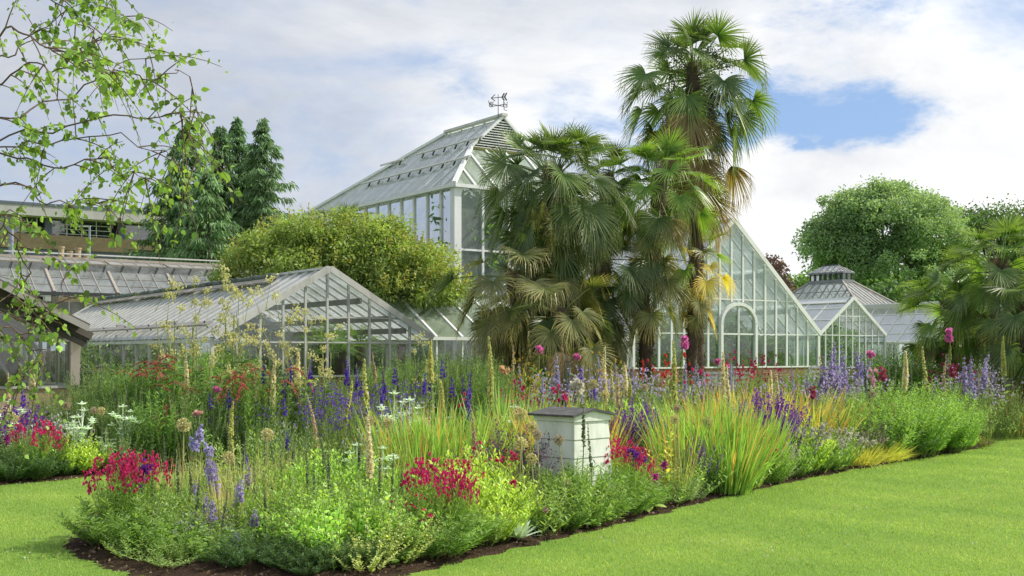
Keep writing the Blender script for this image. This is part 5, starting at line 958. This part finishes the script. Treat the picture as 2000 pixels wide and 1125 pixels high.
put('pale_spire', 'flower', 'pale_spire', 'pale lavender flower spike', 'lavender spikes', [(1090 + 15*i + (i*37) % 11, 690 + (i*53) % 45, 18 + (i*29 % 30)/10) for i in range(10)]+[(1330 + 14*i, 700 + (i*41) % 35, 19 + (i % 3)*.6) for i in range(9)]+[(1850 + 17*i, 690 + (i*37) % 40, 22+(i % 3)) for i in range(9)]+[(1045, 730, 17.5), (1062, 715, 18.5), (1015, 712, 19), (640, 770, 15), (1555, 715, 19.5), (1570, 722, 19)], 3)
put('green_spire', 'plant', 'green_spire', 'grey green budding spire', 'budding spires', [(160, 690, 18), (172, 668, 18.6), (188, 700, 18), (225, 740, 17), (250, 730, 17.2), (270, 715, 17.5), (240, 790, 15.6), (310, 735, 17), (330, 748, 16.5), (395, 720, 17.4), (410, 745, 16.6), (435, 690, 18), (345, 715, 18), (785, 690, 19), (805, 700, 19), (835, 690, 20), (870, 680, 20), (890, 690, 20), (920, 700, 19.6), (905, 685, 20.4), (940, 715, 18), (1690, 700, 19), (1720, 700, 19.4), (1745, 715, 19), (1783, 705, 19.6), (1700, 720, 18.6), (1740, 690, 20), (1940, 690, 23), (1985, 700, 23), (1470, 720, 19), (1110, 700, 19.4), (760, 705, 18.4), (700, 750, 15.2), (680, 735, 16), (455, 830, 12.6), (600, 800, 13.6), (730, 780, 14), (1080, 735, 17), (205, 800, 14.8), (1135, 785, 11.3), (1157, 830, 11.2), (655, 860, 9.7), (640, 880, 9.9), (612, 905, 9.8), (300, 900, 10), (380, 905, 10), (500, 905, 10.2), (545, 870, 10.8), (780, 920, 9.9), (935, 930, 10.2), (1020, 915, 10.6), (1205, 960, 11.3), (1360, 850, 13), (1480, 800, 14.4), (1600, 800, 15.6)], 3)
put('allium', 'flower', 'allium', 'straw coloured allium seedhead', 'allium seedheads', [(1034, 800, 11.0), (1026, 829, 11.2), (1046, 846, 10.9), (1019, 862, 11.1), (1040, 895, 10.8), (1105, 857, 10.6), (1165, 741, 14.5), (1164, 764, 14.2), (1337, 793, 12.8), (1387, 820, 12.4), (1321, 816, 13), (1271, 752, 15.5), (343, 822, 10.6), (203, 800, 15.2), (180, 800, 15), (527, 843, 11.6), (756, 822, 12.2), (135, 790, 15.4), (29, 812, 15), (715, 818, 12), (1693, 765, 17), (12, 800, 15.5), (449, 890, 10.2), (1012, 880, 11.2)], 3)
# ---- yellow puffs, coral trails, silver thistles
put('meadow_rue', 'flower', 'thalictrum', 'tall plant with pale yellow puff flowers', 'yellow meadow rue', [(345, 590, 17.5), (385, 598, 17.2), (425, 622, 16.8), (448, 578, 17.6), (480, 578, 17.4), (528, 612, 17), (597, 636, 16.5), (640, 662, 16.2), (568, 655, 17), (812, 680, 19.5)], 3)
put('coral_flower', 'flower', 'coral', 'leafy plant hung with coral red tassels', 'coral tasselled plants', [(500, 648, 16.4, .7), (480, 668, 16.8, .6)], 0)
for i in range(2): ITEMS[-1-i] = (*ITEMS[-1-i][:2], 'coral0', *ITEMS[-1-i][3:])
put('coral_flower', 'flower', 'coral1', 'bushy plant with trailing coral flower sprays', 'coral tasselled plants', [(290, 655, 17.6, .8), (340, 668, 17.2, .7)], 0)
put('sea_holly', 'flower', 'eryngium', 'silvery sea holly', 'silver sea hollies', [(240, 790, 14.8), (160, 784, 15), (146, 812, 14.6), (206, 845, 14.2), (20, 780, 15.4), (697, 866, 11.8), (748, 872, 11.6), (770, 762, 14.6), (745, 790, 14), (800, 775, 14.4), (1005, 790, 14.6), (1785, 820, 17.4), (255, 800, 15.2), (720, 880, 11.9)], 2)
# ---- flowering clumps
put('red_flower_clump', 'flowers', 'red_clump', 'leafy clump topped with crimson red flowers', 'crimson flower clumps', [(232, 884, 9.9, .55), (282, 890, 10.2, .5), (845, 895, 9.6, .6), (905, 928, 9.7, .35), (1205, 858, 12.1, .6), (65, 818, 15, .6), (95, 838, 14.8, .5), (262, 880, 10.1, .5), (1235, 872, 12.2, .5), (868, 905, 9.7, .5)], 2)
put('red_flower_sprig', 'flowers', 'red_sprig', 'loose sprig of crimson flowers', 'crimson flower sprigs', [(1470, 845, 13.5), (1450, 840, 13.8), (960, 870, 10.8), (990, 900, 10.6), (815, 965, 9.5), (102, 880, 14.2), (1040, 745, 16.5), (950, 770, 15.4), (1425, 700, 21), (1320, 720, 18)], 2)
put('salvia_clump', 'flowers', 'violet_clump', 'clump of upright violet flower spikes', 'violet salvia clumps', [(1500, 768, 15.3, .8), (1516, 782, 15.2, .7), (1238, 785, 14.5, .55), (1205, 800, 14.2, .45), (1268, 805, 14.4, .4),  (30, 790, 15.6, .8), (1370, 860, 12.8, .6)], 2)
put('plum_clump', 'flowers', 'plum_clump', 'clump of fading plum flower spikes', 'plum salvia clumps', [(1000, 830, 11.8, .9), (1015, 860, 11.4, .8), (1180, 812, 13.8, .7), (985, 850, 12, .7), (1700, 815, 16.5, .6)], 2)
put('snapdragon', 'flowers', 'snapdragon', 'pink snapdragon clump', 'pink snapdragons', [(1712, 792, 18.0, .8), (1735, 792, 18.2, .8), (1760, 812, 18.2, .8), (1785, 822, 18.5, .8), (1815, 840, 18.7, .7)], 2)
put('larkspur_drift', 'flowers', 'larkspur_haze', 'hazy drift of small violet larkspur', 'violet larkspur drifts', [(625, 752, 15.4), (665, 745, 15.6), (700, 760, 15), (735, 765, 14.8), (590, 765, 15), (655, 790, 14), (700, 790, 14), (545, 775, 14.6), (480, 780, 14.4), (770, 745, 16)], 2)
put('lilac_drift', 'flowers', 'lilac_haze', 'misty drift of pale lilac flowers', 'pale lilac drifts', [(1120, 722, 18), (1150, 715, 18.4), (1190, 712, 18.8), (1230, 716, 19), (1290, 725, 18.6), (1340, 722, 19.4), (1390, 735, 19), (1540, 728, 19), (1580, 730, 19), (1870, 722, 21), (1900, 712, 21.4), (1945, 720, 22), (1985, 722, 22.4), (1060, 735, 17.6), (340, 1000, 9.6, .7), (400, 1015, 9.3, .8), (205, 1005, 10.2, .6), (440, 990, 9.6, .7), (1640, 720, 19), (1665, 715, 19.6), (300, 985, 10, .7)], 2)
put('sedum', 'plant', 'sedum', 'domed clump with pale green flat flower heads', 'domed pale green clumps', [(640, 858, 11.8, 1.0), (700, 862, 11.6, .9), (590, 882, 11.6, .8), (620, 935, 9.6, 1.15), (690, 932, 9.4, 1.1), (740, 955, 9.3, .9), (570, 975, 9.4, .9), (655, 960, 9.1, 1.0), (775, 870, 12, .7)], 2)
put('button_flower_clump', 'flowers', 'button_clump', 'clump dotted with cream button flowers', 'cream button clumps', [(1535, 815, 15.4, 1.0), (1580, 822, 15.9, 1.0), (1620, 832, 16.3, 1.0), (1545, 845, 15.0, .9), (1600, 848, 15.7, .9), (1500, 858, 14.6, .8)], 2)
put('poppy', 'flowers', 'poppy_clump', 'loose clump of scarlet poppies', 'scarlet poppies', [(1290, 690, 21, .7), (1282, 706, 20.4, .6)], 2)
put('crimson_bloom', 'flowers', 'crimson_clump', 'leafy clump with deep crimson blooms', 'deep crimson clumps', [(1460, 688, 22.5, .7), (1485, 690, 22.8, .7), (1835, 690, 22.4, .8), (1862, 694, 22.4, .7), (1032, 748, 17, .5), (325, 782, 16.4, .4)], 2)
put('white_flower_plant', 'flowers', 'white_haze', 'cloud of tiny white flowers', 'tiny white flower clouds', [(780, 768, 14.6, .8), (815, 778, 14.4, .7), (480, 800, 14, .6), (130, 800, 15, .6), (90, 795, 15.4, .7), (20, 790, 15.8, .7), (735, 822, 12.6, .6), (570, 820, 13.4, .5)], 2)
put('amber_bloom', 'flowers', 'amber_clump', 'clump with amber orange blooms', 'amber flower clumps', [(1030, 690, 20.6, .6), (1195, 688, 22, .6)], 2)
put('iris', 'flower', 'white_iris', 'tall white flower', None, [(1142, 744, 14.8)], 0); put('iris', 'flower', 'buff_iris', 'buff orange flower on a stiff stalk', None, [(984, 718, 16.2)], 0)
put('pink_flower', 'flower', 'pink_ball', 'round bright pink flower', 'round pink flowers', [(1049, 674, 20.4), (1702, 684, 20), (438, 754, 15.2), (1131, 690, 19.6), (1410, 700, 21)], 0)
put('lilac_bloom', 'flower', 'lilac_bloom', 'pale lilac ruffled flower', 'ruffled lilac flowers', [(399, 840, 11), (378, 864, 10.9), (408, 876, 10.8)], 0)
put('stock_flower', 'flower', 'magenta_head', 'magenta flower column', 'magenta flower columns', [(1297, 908, 11.8), (1282, 932, 11.6), (18, 855, 14.6)], 0); put('stock_flower', 'flower', 'dark_violet_head', 'dense dark violet flower column', 'dark violet columns', [(1255, 900, 11.8), (1240, 885, 12), (276, 920, 9.9)], 0)
put('snapdragon_spike', 'flower', 'pink_white_head', 'pink and white snapdragon', 'pink and white snapdragons', [(1099, 945, 10.8), (1063, 998, 10.1), (1712, 730, 18.6)], 0); put('cone_flower', 'flower', 'cone_daisy', 'pink coneflower', None, [(409, 800, 13)], 0)
put('maroon_flower', 'flower', 'maroon_head', 'maroon flower head', 'maroon flower heads', [(1726, 728, 18), (1861, 722, 19.4), (1580, 765, 16.8)], 0)
# ---- foliage
put('sword_grass_clump', 'grass', 'sword_grass', 'clump of upright bright sword leaves', 'sword leaved clumps', [(800, 770, 12.8, 1.0), (850, 760, 12.6, 1.0), (900, 775, 12.6, 1.0), (770, 810, 12.2, .8), (830, 810, 12, .9), (1350, 752, 14, 1.0), (1400, 748, 14.2, 1.0), (1445, 765, 14.2, .9), (1330, 790, 13.4, .8), (1420, 790, 13.4, 1.0), (1480, 780, 14.6, .8), (1220, 800, 14.6, .7), (950, 800, 12.6, .8)], 2)
put('iris_plant', 'plant', 'iris_fan', 'fan of stiff iris leaves', 'iris leaf fans', [(985, 745, 14.8), (1010, 755, 14.6), (965, 760, 15), (1035, 770, 14.8), (345, 900, 10.6), (360, 920, 10.3), (1085, 770, 14.4)], 2)
put('russet_grass_clump', 'grass', 'russet_grass', 'russet tipped grassy clump', 'russet grass clumps', [(1070, 768, 13.8), (1110, 765, 14), (1145, 772, 14), (1030, 775, 14), (1085, 785, 13.2), (1440, 735, 18.4, 1.2), (1480, 738, 18, 1.2), (1530, 742, 17.6, 1.2), (1570, 745, 17.4, 1.2), (1400, 745, 18.2, 1.2)], 2)
put('golden_grass_clump', 'grass', 'golden_grass', 'arching golden green grass mound', 'golden grass mounds', [(1672, 846, 16.9, 1.1), (1708, 850, 17.2, 1.1), (1645, 862, 16.5, .9), (1738, 862, 17.6, .9), (1690, 862, 16.9, .9)], 2)
put('hay_grass_clump', 'grass', 'hay_grass', 'tuft of hay coloured grass', 'hay coloured grasses', [(1960, 722, 23.5, 1.2), (1990, 730, 23, 1.2), (1925, 735, 23, 1.2), (680, 752, 16, .9), (720, 748, 16, .9), (640, 765, 15.2, .8), (1600, 740, 18.2), (1500, 745, 18.4), (1550, 738, 18.8), (1460, 742, 19)], 2)
put('button_flower_clump', 'flowers', 'button_clump', 'grassy tuft with round cream seedheads', 'cream button clumps', [(1680, 836, 17.3, .8), (1725, 840, 17.7, .8)], 2)
put('gold_leaf_plant', 'plant', 'gold_leaf', 'upright plant with golden yellow leaves', 'golden leaved plants', [(1306, 836, 12.2), (1035, 700, 20, .8), (352, 855, 14, .8), (515, 880, 11.8, .7)], 2)
put('lime_mound', 'plant', 'mound_lime', 'yellow green leafy mound', 'yellow green mounds', [(920, 870, 10.6, 1.0), (955, 900, 10.3, .9), (890, 890, 10.4, .9), (960, 950, 10, .8), (990, 930, 10.4, .7), (135, 838, 14.8, 1.0), (165, 850, 14.6, .9), (940, 850, 11.2, .8), (1560, 800, 15.6, .8), (1250, 770, 15.6, .9)], 2)
put('feathery_bush', 'shrub', 'mound_dark', 'dark feathery bush', 'dark feathery bushes', [(520, 1020, 8.9, 1.1), (580, 1035, 8.75, 1.1), (640, 1030, 8.75, 1.1), (480, 1045, 8.8, .9), (700, 1040, 8.8, .9), (430, 1070, 8.9, .7), (60, 860, 14.5, 1.1), (110, 880, 14.2, 1.0), (15, 870, 14.4, 1.1), (180, 890, 14.2, .9), (1750, 800, 17.8, 1.2), (600, 1070, 8.5, .8), (1690, 780, 18, 1.1)], 2)
put('variegated_plant', 'plant', 'variegated_herb', 'straggly plant with cream edged leaves', 'cream edged plants', [(735, 1000, 8.9, .9), (770, 1020, 8.9, .8), (710, 1050, 8.6, .8), (790, 985, 9.2, .7)], 2)
put('willow_leaf_bush', 'shrub', 'willow_herb', 'fresh green bush of narrow leaves', 'narrow leaved green bushes', [(1700, 732, 18.6, 1.3), (1760, 736, 18.4, 1.4), (1820, 745, 18.6, 1.3), (1850, 770, 18.4, 1.1), (1790, 770, 17.8, 1.2), (1725, 765, 17.6, 1.2), (1870, 800, 18.6, .9), (1840, 800, 17.8, 1.0), (1650, 755, 17.6, 1.2), (1800, 722, 20, 1.2)], 2)
put('fine_herb', 'plant', 'fern_herb', 'fine leaved fresh green clump', 'fine leaved green clumps', [(245, 945, 9.8, 1.1), (280, 985, 9.5, .9), (215, 985, 9.8, .9), (860, 985, 9.3, 1.1), (895, 1000, 9.4, .9), (830, 1010, 9.2, .9), (1215, 925, 11.4, 1.1), (1085, 896, 11.2, .7), (1122, 893, 11.2, .7), (1155, 890, 11.3, .7), (1260, 935, 11.6, 1.0), (1170, 945, 11.0, .9), (1240, 960, 11.2, .8), (1775, 862, 16.4, .9), (325, 1000, 9.3, .8), (1420, 900, 13, 1.0), (1380, 905, 12.8, .9), (1105, 985, 10.5, .7), (1830, 850, 17.6, .9)], 2)
put('leafy_herb', 'plant', 'airy_herb', 'airy leafy plant', 'airy leafy plants', [(1060, 925, 10.5), (1090, 935, 10.4), (1075, 912, 10.9), (1110, 915, 10.9), (1150, 910, 11.0), (1130, 905, 10.7), (1150, 925, 10.7), (1040, 940, 10.3), (1340, 880, 12.6), (1290, 950, 11.8), (1450, 870, 13.6), (1400, 860, 13.4), (470, 890, 10.6), (510, 880, 11), (545, 910, 10.3), (360, 960, 9.7), (420, 960, 9.9), (320, 930, 10.2), (460, 1000, 9.3), (390, 1040, 9), (260, 1030, 9.2), (310, 1050, 8.95), (340, 1080, 8.8), (940, 985, 9.8), (780, 930, 10), (1310, 910, 12.2), (440, 870, 11.2), (480, 830, 12.6), (560, 860, 12), (520, 820, 13)], 2)
put('grey_herb', 'plant', 'grey_herb', 'grey green soft leaved clump', 'grey green clumps', [(1370, 870, 13.2), (1345, 930, 12.4), (1400, 930, 12.8), (1470, 905, 13.4), (1510, 885, 13.8), (1530, 890, 13.9), (790, 1050, 8.9), (1320, 960, 12.1), (1440, 935, 13), (230, 830, 14.6), (1930, 760, 25), (1965, 765, 25), (1900, 770, 24.6)], 2)
put('broad_leaf_plant', 'plant', 'broad_herb', 'broad leaved low plant', 'broad leaved low plants', [(1150, 990, 10.6), (220, 895, 14.2), (270, 890, 14.4), (180, 905, 14.2), (320, 880, 14.6), (370, 1010, 9.3), (430, 1030, 9.1), (1310, 985, 12), (1560, 900, 14.6), (1620, 895, 15.1), (1390, 960, 12.8), (760, 1060, 8.7), (150, 900, 14.3)], 2)
put('bronze_bush', 'shrub', 'bronze_herb', 'brownish low bush', 'brownish low bushes', [(1900, 842, 19.4, .9), (1925, 850, 20, .8), (1150, 800, 14.2, .7)], 2)
put('bright_mound', 'plant', 'mound_light', 'bright green rounded mound', 'bright green rounded mounds', [(1600, 825, 17.0, .9), (1640, 820, 17.6, .9), (1560, 800, 17.2, .9), (1620, 785, 18.4, .9), (1300, 780, 15.4, .9), (1265, 790, 15, .9), (1190, 770, 15.8, .9), (1490, 850, 14.2, .8), (1880, 835, 18.6, .8), (960, 820, 12.4, .8), (570, 900, 10.8, .8), (620, 890, 11, .9), (790, 900, 10.8, .8), (530, 930, 10, .8)], 2)
put('tall_leafy_plant', 'plant', 'tall_shoots', 'tall dense green plant', 'tall dense green plants', [(120, 752, 17.4), (160, 735, 17.8), (200, 715, 18), (240, 712, 18), (130, 775, 16.8), (180, 770, 16.8), (225, 765, 16.8), (430, 705, 18.4), (470, 712, 18), (450, 740, 17), (500, 760, 16), (790, 690, 20.4), (830, 684, 20.6), (870, 690, 20.4), (915, 680, 20.8), (940, 690, 20), (760, 700, 19.6), (560, 740, 16.6), (990, 705, 20.6), (1720, 680, 22.4), (1765, 690, 22), (620, 740, 17.4), (100, 770, 17)], 2)
put('tall_grey_plant', 'plant', 'tall_grey', 'tall grey green wispy plant', 'tall wispy plants', [(180, 705, 18), (270, 735, 17), (300, 740, 17), (395, 740, 17), (420, 730, 17.2), (350, 755, 16.4), (230, 760, 16.6), (880, 700, 20), (820, 710, 19.4), (1690, 730, 19), (1745, 730, 19.2), (410, 775, 15.6), (380, 770, 15.8), (1945, 735, 24), (1900, 740, 23.8)], 2)
put('dense_leafy_plant', 'plant', 'tall_leafy', 'big leafy green plant', 'big leafy plants', [(300, 690, 17.8), (335, 700, 17.4), (270, 700, 18), (360, 715, 17.2), (380, 690, 18.2), (320, 745, 16.4), (440, 660, 19), (1745, 662, 24), (1700, 672, 24), (1780, 680, 24), (1600, 705, 22), (1535, 720, 21), (930, 690, 21.4), (390, 655, 19.6)], 2)
put('grass_tuft', 'grass', 'hay_grass', 'wispy tall grass tuft', 'wispy grass tufts', [(300, 870, 10.4, .6), (345, 850, 11, .6), (395, 850, 10.8, .6), (520, 850, 11.2, .6), (575, 845, 11.8, .6), (480, 860, 10.8, .6), (760, 860, 11.6, .6), (1000, 880, 11.2, .5), (1320, 850, 13, .6), (1270, 860, 12.8, .5), (440, 900, 10, .6), (555, 900, 10.2, .5)], 2)
put('budding_stem', 'plant', 'green_spire', 'slender budding stem', 'budding stems', [(325, 850, 10.6), (352, 880, 10.2), (405, 840, 11), (470, 845, 10.9), (512, 840, 11.2), (540, 825, 11.8), (570, 860, 11), (598, 870, 10.6), (628, 850, 11.4), (700, 850, 11), (735, 880, 10.4), (765, 890, 10.2), (975, 850, 11.4), (1010, 930, 10.3), (1300, 830, 13), (1420, 830, 13.2), (1450, 850, 13.2), (270, 930, 9.8), (235, 860, 10.4), (385, 930, 9.6), (430, 960, 9.4), (520, 960, 9.3), (1550, 800, 15), (1640, 800, 16)], 3)
put('leaning_herb', 'plant', 'airy_herb', 'leggy light green plant', 'leggy light green plants', [(300, 935, 9.9, .8), (345, 945, 9.7, .8), (500, 940, 9.7, .7), (585, 925, 10, .6), (820, 955, 9.8, .7), (915, 940, 10.1, .7), (1000, 930, 10.5, .7), (1330, 930, 12.4, .7), (1480, 870, 14, .7), (240, 925, 10.3, .6), (1180, 930, 11.3, .6), (690, 905, 10.6, .6)], 2)
put('wall_side_plant', 'plant', 'tall_shoots', 'tall green plant close to the glass', 'tall plants along the glass walls', [(190, 700, 19.6), (250, 680, 19.4), (405, 668, 20), (435, 672, 19.6), (470, 690, 19.4), (505, 700, 19.2), (545, 698, 19.4), (600, 722, 18.8), (655, 718, 19), (700, 712, 19.6), (735, 700, 20), (770, 682, 20.4), (805, 675, 20.8), (850, 668, 21), (900, 665, 21.4), (945, 672, 21.4), (1240, 712, 24, .9), (1300, 716, 24.4, .9), (1350, 716, 24.6, .9), (1400, 720, 25), (1445, 722, 25.4), (1500, 718, 25.8), (1550, 716, 26), (1590, 708, 26)], 2)
put('tall_mixed_plant', 'plant', 'tall_shoots', 'tall narrow leaved plant', 'tall narrow plants', [(330, 815, 13.8, .7), (385, 800, 14.6, .7), (430, 805, 14.4, .7), (480, 800, 14, .7), (525, 810, 13.6, .7), (570, 815, 13.2, .6), (300, 800, 15.4, .8), (260, 790, 16, .8), (740, 800, 14, .6), (1270, 750, 16, .7), (1180, 760, 16, .6)], 2)
put('silver_rosette', 'plant', 'silver_rosette', 'silver leaved rosette on the bare soil edge', None, [(1014, 1036, 9.75)], 0); put('hosta', 'plant', 'hosta', 'broad pale green hosta at the bed edge', None, [(1262, 985, 11.75)], 0)

# labels: what it is, where it stands, and its turn along that stretch
FRONT = [(0, 'at the far left'), (200, 'in the front bed tip'), (340, 'left of the front green mound'), (540, 'around the front green mound'), (800, 'around the middle red clump'), (935, 'just left of the beehive'), (1070, 'in front of the beehive'), (1160, 'just right of the beehive'), (1290, 'well right of the beehive'), (1460, 'near the cream button clumps')]
MID = [(-99, 'before the brown timber house'), (150, 'before the long grey roof'), (300, 'below the grey roof edge'), (420, 'left of the grey gable apex'), (625, 'right of the grey gable apex'), (840, 'left of the bushy palm trunk'), (1010, 'below the bushy palm'), (1140, 'behind the beehive'), (1290, 'below the tallest palm'), (1395, 'before the arched door'), (1480, 'right of the arched door'), (1600, 'before the small clear gable'), (1760, 'before the right-hand palms'), (1890, 'at the right edge of the border')]
ORD = ['first', 'second', 'third', 'fourth', 'fifth', 'sixth', 'seventh', 'eighth', 'ninth', 'tenth', 'eleventh', 'twelfth', 'thirteenth', 'fourteenth', 'fifteenth', 'sixteenth']
def zone(px, D):
    z = FRONT if D < 13.3 and px > 190 else MID; r = z[0][1]
    for a, b in z:
        if px >= a: r = b
    return r
bag = {}
for k, it in enumerate(ITEMS): bag.setdefault((it[6], zone(it[3], it[5])), []).append(k)
LAB = {}
for (desc, zn), ks in bag.items():
    ks = sorted(ks, key=lambda k: ITEMS[k][3])
    for j, k in enumerate(ks): LAB[k] = f'{desc} {zn}' if len(ks) == 1 or ITEMS[k][7] is None else f'{desc} {zn}, ' + ('leftmost' if j == 0 else 'rightmost' if j == len(ks)-1 else f'{ORD[j]} from left')
for k, (name, cat, key, px, top, D, desc, group, wf) in enumerate(ITEMS):
    if len(LAB[k].split()) > 16: print('LONG', LAB[k])
    h, parts = PROTO[key]; D0 = D
    for _ in range(40):      # keep every root well inside a bed
        q_ = np.array([[(px-1000)/F*D, D]])
        if (inside(FB, q_)[0] and edge_dist(FB, q_)[0] > (.16, .24, .34)[k % 3]) or (inside(BB, q_)[0] and edge_dist(BB, q_)[0] > .3): break
        D += .08
    else: D = D0
    x = (px-1000)/F*D; zt = zat(top, D); s = max(zt, .12)/h
    if key.startswith(('silver_ros', 'hosta')): s = 1.0
    o = thing(name, LAB[k], cat, (x, D, .02), R.random()*6.283, group if group else None, 1.0)
    spiky = any(q in key for q in ('spire', 'larkspur0', 'larkspur1', 'larkspur2', 'fox', 'allium', 'head', 'ball', 'iris', 'bloom', 'cone'))
    wx = (s*wf if spiky else (.55*s+.45)*wf*1.12); o.scale = (wx, wx, s)
    if spiky and 'fan' not in key: wx = min(max(s*.9, .75), 1.35); o.scale = (wx, wx, s); o.rotation_euler = (R.normal(0, .045), R.normal(0, .045), o.rotation_euler[2])
    if 'allium' in key: o.scale = (1.25, 1.25, s)
    for pn, me, _ in parts: link(pn, me, o)
    # allium heads stay round
    if 'allium' in key:
        for c in o.children:
            if c.name.startswith('seed_head'): c.scale = (1, 1, 1.25/s); c.location = (0, 0, (1-.05)*(1-1.25/s))
# ---- ground cover knitting the plants together: uncountable
cov = {}
def cover_proto(key, *a, **k): cov[key] = [leafy_mb(*a, **k)[0] for _ in range(2)]
cover_proto('a', .34, .34, 16, 12, .075, .020, G_MID, G_LIGHT, lean=.8); cover_proto('b', .42, .30, 14, 16, .07, .011, (.10, .18, .035), (.16, .25, .05), lean=.5, up=.6); cover_proto('c', .30, .34, 14, 10, .085, .034, G_LIGHT, (.22, .33, .04), lean=.9)
cover_proto('d', .50, .28, 12, 20, .075, .012, (.07, .13, .03), (.12, .19, .05), lean=.4, up=.6); cover_proto('e', .32, .32, 14, 12, .07, .018, (.16, .22, .09), (.22, .26, .08), lean=.7)
def cover(name, poly, n, dmin, dmax, margin, hs):
    mb = MB(); mn, mx = poly.min(0), poly.max(0); q = np.stack([R.uniform(mn[0], mx[0], n*4), R.uniform(max(mn[1], dmin), min(mx[1], dmax), n*4)], 1); q = q[inside(poly, q)]; q = q[edge_dist(poly, q) > margin]; q = q[np.abs(q[:, 0]) < q[:, 1]*.50]; q = q[:n]
    ph = np.sin(q[:, 0]*1.7+1)+np.sin(q[:, 1]*1.3)+.8*np.sin(q[:, 0]*.6+q[:, 1]*.9); ks = 'abcde'
    for (x, y), p in zip(q, ph):
        kk = ks[int((p+3)/5.9*5+R.normal(0, .7)) % 5]; mb.join(cov[kk][R.integers(2)], (x, y, .02), R.random()*6.28, hs*(.7+.6*R.random()))
    tag(mb.build(name, M['leaf']), 'low mixed greenery knitting the planting together', 'ground cover', kind='stuff')
cover('undergrowth', FB, 430, 8, 23, .34, .80); cover('border_undergrowth', BB, 620, 14, 31, .25, 1.35)
# empties of whole buildings sit at their own base
for o in [o for o in COL.objects if o.type == 'EMPTY' and o.parent is None and o.location.length < 1e-6]:
    pts = []
    for c in o.children_recursive:
        if c.type == 'MESH': pts += [c.matrix_basis @ v.co for v in c.data.vertices][:40]
    if pts:
        m = sum(pts, Vector())/len(pts); m.z = 0; o.location = m
        for c in o.children: c.location = c.location-m
